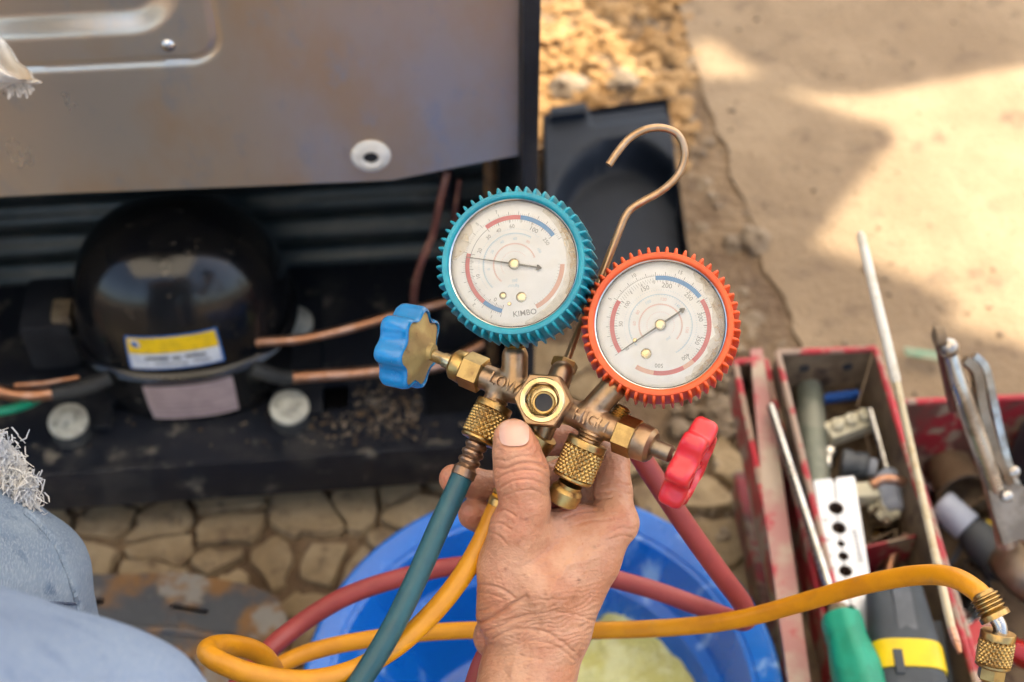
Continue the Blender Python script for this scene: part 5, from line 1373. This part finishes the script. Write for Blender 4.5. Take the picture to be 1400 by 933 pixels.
# ---- hose fittings: knurled nut, ribbed ferrule
def knurl(p0, axis, r, L_, parent, name='knurled_nut', n_=22):
    ez = Vector(axis).normalized(); ex = ez.orthogonal().normalized(); ey = ez.cross(ex)
    m = M(); N_ = n_ * 8; rows = max(8, int(L_ / (2 * math.pi * r / N_)))
    vs = []
    for j in range(rows + 1):
        h = L_ * j / rows
        for i in range(N_):
            t = 2 * math.pi * i / N_
            a = t * n_ / 2; b = h / r * n_ / 2 * 0.9
            k = abs(math.sin(a + b)) * abs(math.sin(a - b))
            e = 0.0 if j in (0, rows) else 1.0
            vs.append(p0 + (ex * math.cos(t) + ey * math.sin(t)) * ((r - 0.7 + 1.15 * k * e) * 0.001) + ez * h * 0.001)
    m.add(vs, [(j * N_ + i, j * N_ + (i + 1) % N_, (j + 1) * N_ + (i + 1) % N_, (j + 1) * N_ + i) for j in range(rows) for i in range(N_)])
    o = part(name, m, m_nut, parent, smooth=30)
    part('collar', M().lathe([(r * 0.72, -4.2), (r - 0.3, -4.0), (r + 0.05, -3.4), (r + 0.05, -0.4), (r - 0.6, 0.0)], p0, ez, 48), m_nut, o)
    part('skirt', M().lathe([(r - 0.6, L_), (r + 0.1, L_ + 0.3), (r + 0.1, L_ + 1.4), (r - 0.8, L_ + 2.2), (r * 0.6, L_ + 2.4)], p0, ez, 48), m_nut, o)
    return o
def ferrule(p0, p1, r, parent, mt, n_=3):
    L_ = (p1 - p0).length * 1000; prof = [(r * 0.75, -1), (r * 0.85, 0)]
    for k in range(n_):
        b = L_ * (0.08 + 0.62 * k / n_); s_ = L_ * 0.62 / n_
        prof += [(r * 0.86, b), (r * 1.08, b + s_ * 0.3), (r * 1.08, b + s_ * 0.6), (r * 0.86, b + s_ * 0.95)]
    prof += [(r * 0.95, L_ * 0.74), (r * 1.14, L_ * 0.80), (r * 1.14, L_), (r, L_ * 1.01)]
    return part('ferrule', M().lathe(prof, p0, p1 - p0, 28), mt, parent)

def hose(name, label, pts, r, mt, start=None, n_=12):
    root = thing(name, label, 'hose', pts[0])
    part('tube', M().tube(spline(pts, n_), r, 20), mt, root, smooth=60)
    return root
m_those = mat('teal_hose', (0.006, 0.058, 0.075), 0.42, col2=(0.010, 0.075, 0.092), nscale=60, rvar=0.1, bump=0.25, bscale=600, bdist=0.0003, col3=(0.06, 0.10, 0.10), n3=120, lo3=0.68, hi3=0.78)
m_yhose = mat('yellow_hose', (0.60, 0.25, 0.004), 0.42, col2=(0.52, 0.205, 0.004), nscale=40, rvar=0.1, bump=0.2, bscale=500, bdist=0.0003, col3=(0.42, 0.20, 0.03), n3=60, lo3=0.62, hi3=0.8)
m_rhose = mat('red_hose', (0.28, 0.038, 0.036), 0.5, col2=(0.23, 0.03, 0.03), nscale=40, rvar=0.1, bump=0.2, bscale=500, bdist=0.0003)
m_brownf = mat('brown_ferrule', (0.24, 0.145, 0.095), 0.36, 0.9, col2=(0.31, 0.20, 0.13), nscale=80, rvar=0.1)

def H3(px, py, z): return Vector(mmw(mm(px, py, z)))
# teal hose, low side
th = hose('teal_hose', 'teal rubber hose running down from the low side port', [H3(634, 646, -3), H3(619, 680, 0), H3(597, 728, 6), H3(570, 790, 14), H3(538, 856, 22), H3(500, 920, 30), H3(450, 990, 36), H3(380, 1080, 30), H3(300, 1160, -10), P(200, 1230, 0.86)], 0.0058, m_those)
kn = knurl(H3(673, 562, -8), H3(652, 606, -5) - H3(673, 562, -8), 9.9, 15.5, th)
part('threaded_tip', M().lathe([(5.8, -9), (6.2, -8), (5.4, -7), (6.2, -6), (5.4, -5), (6.0, -3)], H3(673, 562, -8), H3(652, 606, -5) - H3(673, 562, -8), 24), m_cast, th)
ferrule(H3(655, 601, -6), H3(632, 652, -2), 5.6, th, m_brownf)
# red hose, high side: nut in front of the hand, tube through the grip and round behind
rh = hose('red_hose', 'dull red rubber hose from the high side port, looping over the basin', [H3(775, 670, 9), H3(771, 679, -6), H3(758, 706, -30), H3(735, 750, -40), H3(700, 830, -40), H3(662, 905, -34), H3(640, 960, -24), H3(585, 1040, -10), H3(470, 1090, 0), H3(350, 1060, -20), H3(310, 975, -60), P(345, 915, 0.84), P(395, 865, 0.88), P(470, 817, 0.90), P(560, 787, 0.92), P(640, 773, 0.93), P(760, 776, 0.93), P(870, 800, 0.93), P(950, 827, 0.925), P(1000, 846, 0.91), P(1020, 848, 0.885), P(1015, 826, 0.865), P(985, 785, 0.845), P(940, 722, 0.825), P(900, 662, 0.81), P(868, 612, 0.80), P(845, 575, 0.795)], 0.0062, m_rhose)
kr = knurl(H3(800, 613, 13), H3(782, 655, 12) - H3(800, 613, 13), 10.4, 15.5, rh)
part('threaded_tip', M().lathe([(5.8, -9), (6.3, -8), (5.5, -7), (6.3, -6), (5.5, -5), (6.2, -3)], H3(800, 613, 13), H3(782, 655, 12) - H3(800, 613, 13), 24), m_cast, rh)
part('ferrule', M().lathe([(6.4, 0), (6.4, 2), (8.3, 4), (8.6, 7), (8.3, 10.5), (6, 12)], H3(780, 661, 11), H3(768, 686, 8) - H3(780, 661, 11), 28), m_nut, rh)
# yellow hose, centre port
yh = hose('yellow_hose', 'yellow rubber hose from the centre port, looping left then across to the toolbox', [H3(688, 676, -8), H3(676, 702, -8), H3(655, 748, -4), H3(626, 796, 2), H3(588, 842, 8), H3(540, 885, 16), H3(480, 918, 26), H3(415, 931, 36), H3(345, 922, 44), H3(296, 903, 44), H3(284, 889, 32), H3(304, 882, 12), H3(338, 886, -6), H3(364, 901, -20), P(378, 930, 0.775), P(372, 968, 0.80), P(350, 985, 0.82), P(338, 965, 0.835), P(362, 926, 0.85), P(420, 893, 0.86), P(520, 872, 0.875), P(640, 862, 0.88), P(780, 863, 0.875), P(920, 858, 0.86), P(1010, 847, 0.84), P(1100, 823, 0.81), P(1180, 800, 0.775), P(1250, 787, 0.745), P(1300, 789, 0.72), P(1335, 808, 0.705), P(1350, 828, 0.70)], 0.0054, m_yhose)
ferrule(H3(697, 650, -8), H3(680, 692, -8), 5.2, yh, m_nut)
part('coupling', M().lathe([(6.0, -4), (9.2, -3.5), (9.6, -2.5), (9.6, 10), (8.4, 12), (5.6, 13), (5.0, 22)], H3(735, 600, -2), H3(697, 652, -8) - H3(735, 600, -2), 32), m_nut, yh)
e0, e1 = P(1343, 812, 0.702), P(1362, 846, 0.698)
ferrule(e0, e1, 6.8, yh, m_nut, 4)
part('bent_tube', M().tube(spline([P(1360, 843, 0.698), P(1367, 856, 0.697), P(1368, 870, 0.697), P(1366, 886, 0.698)]), 0.0036, 14), m_chrome, yh)
kx = P(1364, 872, 0.698); kd = P(1354, 930, 0.700) - kx
ky = knurl(kx + kd.normalized() * 0.001, kd, 8.6, 12.0, yh, n_=20)
part('hex_end', M().lathe([(5.5, 13), (6.8, 14), (6.8, 21), (6, 22)], kx, kd, 6), m_nut, ky, smooth=20)
part('valve_core', M().lathe([(4, 21), (4, 27), (3, 28)], kx, kd, 16), m_nut, ky)

# ================================================================== PERSON
m_skin = mat('skin', (0.52, 0.275, 0.165), 0.40, col2=(0.43, 0.185, 0.10), nscale=42, lo=0.38, hi=0.66, sss=0.08, rvar=0.08, col3=(0.40, 0.165, 0.09), n3=320, lo3=0.58, hi3=0.78, spec=0.45)
def skin_bump(m):
    nt = m.node_tree; N, L = nt.nodes, nt.links
    tc = N.new('ShaderNodeTexCoord')
    vo = N.new('ShaderNodeTexVoronoi'); vo.feature = 'DISTANCE_TO_EDGE'; vo.inputs['Scale'].default_value = 480
    mp = N.new('ShaderNodeMapping'); mp.inputs['Scale'].default_value = (0.6, 1.0, 1.0); mp.inputs['Rotation'].default_value = (0, 0, 0.6)
    L.new(tc.outputs['Object'], mp.inputs[0]); L.new(mp.outputs[0], vo.inputs['Vector'])
    n1 = N.new('ShaderNodeTexNoise'); n1.inputs['Scale'].default_value = 260; n1.inputs['Detail'].default_value = 5
    L.new(tc.outputs['Object'], n1.inputs['Vector'])
    ad = N.new('ShaderNodeMath'); ad.operation = 'MULTIPLY_ADD'; ad.inputs[1].default_value = 0.45
    L.new(vo.outputs['Distance'], ad.inputs[0]); L.new(n1.outputs['Fac'], ad.inputs[2])
    b = N.new('ShaderNodeBump'); b.inputs['Strength'].default_value = 0.8; b.inputs['Distance'].default_value = 0.0009
    L.new(ad.outputs[0], b.inputs['Height']); L.new(b.outputs[0], N['Principled BSDF'].inputs['Normal'])
skin_bump(m_skin)
def flush(m):
    # redder joints and fingertips, a colour stored on the hand itself
    nt = m.node_tree; N, L = nt.nodes, nt.links
    at = N.new('ShaderNodeAttribute'); at.attribute_name = 'flush'
    src = N['Principled BSDF'].inputs['Base Color'].links[0].from_socket
    mx = N.new('ShaderNodeMix'); mx.data_type = 'RGBA'; mx.inputs['B'].default_value = (0.50, 0.15, 0.085, 1)
    L.new(at.outputs['Fac'], mx.inputs['Factor']); L.new(src, mx.inputs['A']); L.new(mx.outputs['Result'], N['Principled BSDF'].inputs['Base Color'])
    a2 = N.new('ShaderNodeAttribute'); a2.attribute_name = 'freckles'
    m2 = N.new('ShaderNodeMix'); m2.data_type = 'RGBA'; m2.inputs['B'].default_value = (0.13, 0.055, 0.035, 1)
    L.new(a2.outputs['Fac'], m2.inputs['Factor']); L.new(mx.outputs['Result'], m2.inputs['A']); L.new(m2.outputs['Result'], N['Principled BSDF'].inputs['Base Color'])
flush(m_skin)
m_nail = mat('nail', (0.62, 0.36, 0.27), 0.25, col2=(0.66, 0.42, 0.33), nscale=80, coat=0.15, sss=0.1)

THUMB = [((700, 838, -6), 19.0), ((699, 775, 0), 17.6), ((707, 722, 8), 13.8), ((718, 692, 12), 12.8), ((713, 648, 16), 14.1), ((706, 618, 18), 12.0), ((702, 600, 18), 10.3)]
INDEX = [((764, 846, -8), 17.5), ((812, 765, -8), 14.0), ((842, 714, -8), 10.6), ((838, 672, -17), 10.2), ((836, 632, -28), 9.6), ((800, 604, -38), 8.8), ((764, 602, -38), 8.2), ((742, 606, -34), 7.4)]
MIDDLE = [((752, 850, -18), 17), ((796, 765, -24), 14), ((818, 708, -32), 11), ((812, 660, -50), 9.8), ((772, 648, -60), 9.2), ((700, 668, -50), 8.4), ((650, 661, -38), 8.2), ((620, 655, -30), 8.0)]
RING = [((742, 855, -26), 16), ((775, 775, -38), 13), ((788, 725, -48), 10.5), ((784, 690, -64), 9.4), ((748, 690, -70), 9.0), ((700, 714, -58), 9.0), ((668, 712, -46), 9.2), ((648, 703, -38), 8.9)]
LITTLE = [((728, 860, -32), 14), ((748, 790, -48), 11), ((752, 752, -58), 9), ((736, 736, -68), 7.8), ((708, 748, -64), 7.2), ((690, 760, -56), 6.6)]
ARM = [((640, 1420, 60), 40), ((676, 1180, 28), 35), ((712, 985, -4), 26), ((720, 930, -11), 24.6), ((736, 868, -13), 25.8)]
def chain(p, ch, k):
    d = None
    for (a, ra), (b, rb) in zip(ch[:-1], ch[1:]):
        c = cone(p, mm(*a), mm(*b), ra, rb)
        d = c if d is None else smin(d, c, k)
    return d
def hand_fn(p):
    d = chain(p, ARM, 6)
    pal = smin(chain(p, INDEX[:3], 3), chain(p, MIDDLE[:3], 3), 7)
    pal = smin(pal, chain(p, RING[:3], 3), 7)
    pal = smin(pal, chain(p, LITTLE[:3], 3), 7)
    d = smin(d, pal, 10)
    th_ = chain(p, THUMB, 2.5)
    # flatten the thumb tip a little towards the nail
    d = smin(d, th_, 6)
    d = smin(d, cone(p, mm(742, 800, 0), mm(806, 728, -8), 19, 11.5), 7)          # first web muscle
    d = smin(d, cone(p, mm(730, 728, 4), mm(790, 712, -12), 10.0, 9.0), 6)        # web edge
    d = smin(d, cone(p, mm(676, 872, -26), mm(688, 840, -30), 11.5, 13), 3)       # heel of the palm
    f = chain(p, INDEX[2:], 2.5)
    d = smin(d, f, 3.5)
    d = smin(d, chain(p, MIDDLE[2:], 2.0), 1.5)
    d = smin(d, chain(p, RING[2:], 2.0), 1.2)
    d = smin(d, chain(p, LITTLE[2:], 2.0), 1.2)
    # index knuckle
    d = smin(d, cone(p, mm(846, 716, -8), mm(840, 704, -10), 10.6, 9.6), 3)
    return d
hv, hq = surface(hand_fn, (-62, -390, -86), (74, -30, 112), 1.15)
# refine once by splitting every quad (midpoints), then relax
def refine(v, q):
    e = np.sort(np.concatenate([q[:, [0, 1]], q[:, [1, 2]], q[:, [2, 3]], q[:, [3, 0]]]), axis=1)
    ue, inv = np.unique(e, axis=0, return_inverse=True)
    inv = inv.ravel(); n = len(q); nv = len(v)
    em = nv + inv
    fc_ = nv + len(ue) + np.arange(n)
    v2 = np.concatenate([v, (v[ue[:, 0]] + v[ue[:, 1]]) / 2, v[q].mean(1)])
    e0_, e1_, e2_, e3_ = em[:n], em[n:2 * n], em[2 * n:3 * n], em[3 * n:]
    q2 = np.concatenate([np.stack([q[:, 0], e0_, fc_, e3_], 1), np.stack([q[:, 1], e1_, fc_, e0_], 1), np.stack([q[:, 2], e2_, fc_, e1_], 1), np.stack([q[:, 3], e3_, fc_, e2_], 1)])
    return v2, q2
hv = relax(hv, hq, 2, 0.5)
hv, hq = refine(hv, hq)
hv = relax(hv, hq, 3, 0.5)
hn_ = vnormals(hv, hq)
dd_ = 730.0 - hv[:, 2]
ppx = 700 + hv[:, 0] / (K * dd_); ppy = 466.5 - hv[:, 1] / (K * dd_)
facing = np.clip((hn_[:, 2] - 0.05) / 0.35, 0, 1)
def seg_dist(pl):
    best = np.full(len(ppx), 1e9)
    for (x0, y0), (x1, y1) in zip(pl[:-1], pl[1:]):
        dx, dy = x1 - x0, y1 - y0
        t = np.clip(((ppx - x0) * dx + (ppy - y0) * dy) / (dx * dx + dy * dy), 0, 1)
        best = np.minimum(best, np.hypot(ppx - x0 - t * dx, ppy - y0 - t * dy))
    return best
def smooth_pl(pl):
    return [(p.x, p.y) for p in spline([Vector((a, b, 0)) for a, b in pl], 5)]
def pnoise(s, o=0.0):
    return np.array([mnoise.noise(Vector((a * s, b * s, o))) for a, b in zip(ppx, ppy)])
CRE = [([(678, 640), (692, 641), (712, 634), (734, 634), (751, 641)], 0.75, 1.8), ([(679, 655), (696, 647), (716, 643), (736, 645), (752, 654)], 0.6, 1.8), ([(684, 668), (700, 659), (722, 656), (742, 662), (752, 668)], 0.55, 2.0), ([(690, 679), (708, 672), (730, 671), (748, 679)], 0.35, 2.0), ([(676, 628), (694, 630), (712, 624), (738, 626)], 0.35, 1.8),
       ([(676, 700), (690, 698), (704, 706)], 0.6, 2.0), ([(668, 716), (684, 716), (698, 724)], 0.45, 2.0), ([(664, 728), (680, 732), (692, 744)], 0.35, 2.0),
       ([(645, 800), (664, 800), (686, 806), (704, 818)], 0.6, 2.2), ([(648, 812), (668, 812), (690, 820)], 0.4, 2.0), ([(645, 854), (664, 848), (684, 838), (704, 824), (720, 816)], 1.3, 2.8), ([(650, 838), (668, 832), (688, 824)], 0.4, 2.0), ([(655, 866), (680, 858), (705, 846), (730, 840)], 0.55, 2.2),
       ([(672, 874), (700, 862), (738, 862), (766, 876), (784, 892)], 0.6, 2.4), ([(690, 850), (724, 840), (760, 836), (792, 842), (816, 852)], 0.4, 2.2), ([(690, 886), (726, 876), (760, 884), (784, 902)], 0.35, 2.2), ([(700, 826), (736, 820), (772, 820)], 0.28, 2.0), ([(668, 900), (700, 896), (740, 902)], 0.25, 2.4),
       ([(764, 698), (786, 690), (812, 684), (836, 680)], 0.45, 2.0), ([(770, 708), (796, 700), (824, 697)], 0.4, 2.0), ([(780, 720), (806, 712), (838, 710)], 0.3, 2.0), ([(820, 664), (840, 660), (862, 664)], 0.4, 2.0), ([(818, 674), (840, 671), (864, 676)], 0.35, 2.0),
       ([(836, 728), (850, 722), (866, 724)], 0.35, 1.8), ([(834, 738), (850, 733), (864, 736)], 0.3, 1.8)]
disp = np.zeros(len(hv))
for pl, dep, w in CRE:
    d = seg_dist(smooth_pl(pl))
    dep = dep * 1.6
    disp -= dep * np.exp(-(d / w) ** 2) - 0.25 * dep * np.exp(-(d / (w * 2.6)) ** 2)
for pl, hgt, w in [([(758, 850), (790, 790), (826, 734)], 0.9, 11), ([(735, 838), (722, 780), (716, 730)], 0.8, 11), ([(770, 850), (800, 800)], 0.5, 8), ([(716, 795), (770, 745)], 0.35, 7), ([(742, 858), (752, 810), (778, 772), (792, 748)], 0.55, 4.5), ([(778, 772), (806, 764), (832, 748)], 0.5, 4.5), ([(728, 905), (740, 862), (752, 810)], 0.5, 5), ([(700, 926), (706, 890), (716, 860)], 0.45, 5)]:
    disp += hgt * np.exp(-(seg_dist(smooth_pl(pl)) / w) ** 2)
near = (ppy < 1000)
nz1 = pnoise(0.05); nz2 = pnoise(0.16, 3.0)
disp += 0.45 * nz1 + 0.16 * nz2
# fine wrist folds: short waves running across the arm
wf = np.exp(-((ppy - 850) / 60) ** 2)
disp += 0.17 * wf * np.sin((ppy + 0.22 * (ppx - 730) + 9 * nz1) * 0.95)
# nail bed: sink the area below the nail
nx_, ny_ = (ppx - 703) / 22.0, (ppy - 594) / 18.5
nd = (np.abs(nx_) ** 3 + np.abs(ny_) ** 3) ** (1 / 3)
disp -= 0.55 * np.clip((1.02 - nd) / 0.12, 0, 1) * (facing > 0.3)
disp += 0.35 * np.exp(-((nd - 1.17) / 0.12) ** 2) * (ppy > 585)
hv = hv + hn_ * (disp * np.maximum(facing, 0.25))[:, None]
pel = P(660, 1500, 0.62)
person = thing('person', 'person in pale blue ripped jeans whose right hand grips the brass manifold', 'person', pel)
hand = part('hand_and_forearm', (mm2world(hv), hq), m_skin, person, smooth=180)
fl_ = np.zeros(len(hv))
for x, y, sx, sy, w in [(712, 652, 40, 26, 0.55), (702, 592, 34, 26, 0.5), (846, 712, 26, 24, 0.6), (838, 650, 30, 30, 0.4), (622, 655, 40, 26, 0.75), (648, 706, 34, 30, 0.7), (690, 700, 60, 40, 0.5), (672, 800, 30, 40, 0.35), (760, 605, 40, 40, 0.6), (660, 870, 22, 40, 0.5), (790, 700, 30, 16, 0.3)]:
    fl_ = np.maximum(fl_, w * np.exp(-((ppx - x) / sx) ** 2 - ((ppy - y) / sy) ** 2))
fl_ = np.clip(fl_ * (0.8 + 0.5 * nz2) , 0, 1)
at_ = hand.data.attributes.new('flush', 'FLOAT', 'POINT')
if len(at_.data) == len(fl_): at_.data.foreach_set('value', fl_.astype(np.float32))
sp_ = np.zeros(len(hv)); fr_ = random.Random(21)
for x, y, r_, w in [(790, 793, 2.2, 0.85)] + [(fr_.uniform(680, 850), fr_.uniform(700, 930), fr_.uniform(1.0, 2.6), fr_.uniform(0.12, 0.4)) for _ in range(60)]:
    sp_ = np.maximum(sp_, w * np.exp(-((ppx - x) ** 2 + (ppy - y) ** 2) / r_ ** 2) * (facing > 0))
a2_ = hand.data.attributes.new('freckles', 'FLOAT', 'POINT')
if len(a2_.data) == len(sp_): a2_.data.foreach_set('value', sp_.astype(np.float32))
# thumb nail laid on the real surface
nv_ = 21; pts = []
for j in range(nv_):
    for i in range(nv_):
        a, b = -1 + 2 * i / (nv_ - 1), -1 + 2 * j / (nv_ - 1)
        # square to superellipse
        k = (abs(a) ** 3.2 + abs(b) ** 3.2) ** (1 / 3.2); mxx = max(abs(a), abs(b))
        if k > 1e-6: a, b = a * mxx / k, b * mxx / k
        pts.append((703 + 20.5 * a, 592.5 + 17.5 * b, a, b))
zlo = np.full(len(pts), 10.0); zhi = np.full(len(pts), 45.0)
for _ in range(26):
    zm = (zlo + zhi) / 2
    g = np.array([mm(px, py, z) for (px, py, _, _), z in zip(pts, zm)])
    ins_ = hand_fn(g.astype(np.float32)) < 0
    zlo = np.where(ins_, zm, zlo); zhi = np.where(ins_, zhi, zm)
zs = zlo
vs = []
for (px, py, a, b), z in zip(pts, zs):
    edge_ = max(abs(a), abs(b))
    vs.append(mmw(mm(px, py, z + 0.30 - 0.35 * edge_ ** 4 + (0.5 if b < -0.75 else 0) * 0)))
m = M().add(vs, [(j * nv_ + i, (j + 1) * nv_ + i, (j + 1) * nv_ + i + 1, j * nv_ + i + 1) for j in range(nv_ - 1) for i in range(nv_ - 1)])
part('thumb_nail', m, m_nail, hand, smooth=180)

# ---- jeans: two legs
def denim(name, c1, c2, c3):
    m = mat(name, c1, 0.9, col2=c2, nscale=18, lo=0.35, hi=0.7, col3=c3, n3=60, lo3=0.55, hi3=0.75, spec=0.2)
    nt = m.node_tree; N, L = nt.nodes, nt.links
    tc = N.new('ShaderNodeTexCoord'); mp = N.new('ShaderNodeMapping'); mp.inputs['Rotation'].default_value = (0.5, 0.3, 0.8); mp.inputs['Scale'].default_value = (1, 0.28, 1)
    L.new(tc.outputs['Object'], mp.inputs[0])
    n1 = N.new('ShaderNodeTexNoise'); n1.inputs['Scale'].default_value = 1000; n1.inputs['Detail'].default_value = 3
    L.new(mp.outputs[0], n1.inputs['Vector'])
    b = N.new('ShaderNodeBump'); b.inputs['Strength'].default_value = 1.0; b.inputs['Distance'].default_value = 0.0011
    L.new(n1.outputs['Fac'], b.inputs['Height']); L.new(b.outputs[0], N['Principled BSDF'].inputs['Normal'])
    # pale weft threads
    src = N['Principled BSDF'].inputs['Base Color'].links[0].from_socket
    mr = N.new('ShaderNodeMapRange'); mr.inputs['From Min'].default_value = 0.48; mr.inputs['From Max'].default_value = 0.70; mr.inputs['To Max'].default_value = 0.36
    L.new(n1.outputs['Fac'], mr.inputs['Value'])
    mx = N.new('ShaderNodeMix'); mx.data_type = 'RGBA'; mx.inputs['B'].default_value = (0.38, 0.43, 0.50, 1)
    L.new(mr.outputs[0], mx.inputs['Factor']); L.new(src, mx.inputs['A']); L.new(mx.outputs['Result'], N['Principled BSDF'].inputs['Base Color'])
    return m
m_den1 = denim('faded_denim', (0.15, 0.205, 0.29), (0.21, 0.27, 0.345), (0.09, 0.135, 0.21))
m_den2 = denim('pale_denim', (0.17, 0.235, 0.37), (0.20, 0.27, 0.40), (0.14, 0.20, 0.33))
def MM(px, py, d): return mm(px, py, 730 - d * 1000)
def leg1(p):
    d = cone(p, MM(-78, 862, 0.80), MM(-420, 1010, 0.66), 86, 92)
    sh = MM(-110, 900, 0.84); dn = np.array([0, -0.743 * -1, 0]) 
    # shin goes straight down to the ground: world -z in camera axes
    down = np.array([0.0, -math.cos(PITCH), -math.sin(PITCH)])
    d = smin(d, cone(p, sh, sh + down * 420 + np.array([-30, 0, 0]), 72, 58), 30)
    # folds
    d = d - 3.0 * np.sin((p[..., 0] * 0.8 + p[..., 1] * 0.6) * 0.075 + 2 * np.sin(p[..., 1] * 0.03)) * np.exp(-((p[..., 0] + 245) / 90) ** 2)
    d = d - 2.2 * np.sin((p[..., 0] - p[..., 1] * 1.4) * 0.05)
    w1 = p[..., 0] * 0.55 + p[..., 1] * 0.83 + 7 * np.sin(p[..., 0] * 0.045) + 0.25 * p[..., 2]
    d = d - 3.2 * np.abs(np.sin(w1 * 0.058)) ** 0.6 - 1.2 * np.abs(np.sin(w1 * 0.17 + p[..., 0] * 0.05)) ** 0.7
    return d
v, q = surface(leg1, (-520, -760, -440), (-190, -60, 200), 5.0)
v = relax(v, q, 2); v, q = refine(v, q); v = relax(v, q, 2)
jl = part('jeans_leg', (mm2world(v), q), m_den1, person, smooth=180, label='faded ripped denim knee, the farther one')
def leg2(p):
    d = cone(p, MM(48, 1092, 0.52), MM(-330, 1190, 0.40), 68, 78)
    d = smin(d, cone(p, MM(48, 1092, 0.52), MM(-60, 985, 0.52), 66, 48), 20)
    down = np.array([0.0, -math.cos(PITCH), -math.sin(PITCH)])
    s_ = MM(40, 1110, 0.56)
    d = smin(d, cone(p, s_, s_ + down * 520 + np.array([-40, 0, 0]), 62, 52), 30)
    w1 = p[..., 0] * 0.7 + p[..., 1] * 0.7 + 6 * np.sin(p[..., 0] * 0.05) + 0.2 * p[..., 2]
    return d - 1.8 * np.sin(p[..., 0] * 0.06 + p[..., 1] * 0.045) - 2.2 * np.abs(np.sin(w1 * 0.06)) ** 0.6
v, q = surface(leg2, (-420, -760, -420), (-60, 30, 420), 5.0)
v = relax(v, q, 2); v, q = refine(v, q); v = relax(v, q, 2)
part('jeans_leg', (mm2world(v), q), m_den2, person, smooth=180, label='pale blue denim thigh nearest to us')
# seam and stitches on the farther leg
seam = [(42, 700), (66, 722), (88, 752), (104, 790), (114, 826), (118, 860)]
def leg_z(px, py):
    z0, z1 = -60.0, 160.0
    zz = np.linspace(z1, z0, 120)
    g = np.array([mm(px, py, z) for z in zz], np.float32)
    f = leg1(g); i = np.argmax(f < 0)
    return zz[i] if (f < 0).any() else None
sp = []
for a in spline([Vector((x, y, 0)) for x, y in seam], 6):
    z = leg_z(a.x - 8, a.y)
    if z is not None: sp.append(mmw(mm(a.x - 8, a.y, z + 1.0)))
if len(sp) > 3:
    part('side_seam', M().tube(sp, 0.0024, 8), m_den1, jl)
sp = []
for x in range(68, 112, 3):
    z = leg_z(x, 824 + (x - 68) * 0.06)
    if z is not None: sp.append(mmw(mm(x, 824 + (x - 68) * 0.06, z + 1.4)))
if len(sp) > 3: part('stitch_line', M().tube(sp, 0.0008, 6), mat('navy_thread', (0.05, 0.07, 0.12), 0.8), jl)
# bare knee in the rip and frayed white edge
kv, kq = surface(lambda p: smin(cone(p, MM(-70, 705, 0.83), MM(-220, 760, 0.80), 34, 46), cone(p, MM(-60, 660, 0.84), MM(-90, 720, 0.83), 24, 32), 10), (-420, -210, -170), (-230, 0, 20), 3.0)
kv = relax(kv, kq, 2)
part('bare_knee', (mm2world(kv), kq), m_skin, person, smooth=180)
m_fray = mat('frayed_cotton', (0.62, 0.60, 0.57), 0.95, col2=(0.50, 0.52, 0.56), nscale=60)
m = M(); rg = random.Random(8)
core = spline([P(-34, 592, 0.80), P(-6, 606, 0.80), P(14, 626, 0.80), P(30, 648, 0.80), P(36, 672, 0.80), P(34, 694, 0.80)], 8)
m.tube(core, [0.0042 + 0.0014 * math.sin(i * 1.3) for i in range(len(core))], 10)
for k in range(1500):
    t_ = rg.random(); i = min(len(core) - 2, int(t_ * (len(core) - 1)))
    p = core[i].lerp(core[i + 1], rg.random()) + R * rg.gauss(-0.001, 0.004) + U * rg.gauss(0, 0.004) - F * rg.gauss(0.002, 0.003)
    L_ = rg.uniform(0.004, 0.011)
    dr = cdir(rg.gauss(-0.15, 0.45), rg.gauss(-0.7, 0.45), rg.gauss(0.2, 0.35)); c2 = cdir(rg.gauss(0, 1), rg.gauss(0, 1), rg.gauss(0, 1)) * L_ * 0.28; c3 = cdir(rg.gauss(0, 1), rg.gauss(-0.5, 1), rg.gauss(0, 1)) * L_ * 0.35
    m.tube([p, p + dr * L_ * 0.35 + c2, p + dr * L_ * 0.7 - c2 * 0.5, p + dr * L_ + c3], [0.0004, 0.0004, 0.00035, 0.0002], 4, cap=False)
part('frayed_edge', m, m_fray, jl, smooth=80)
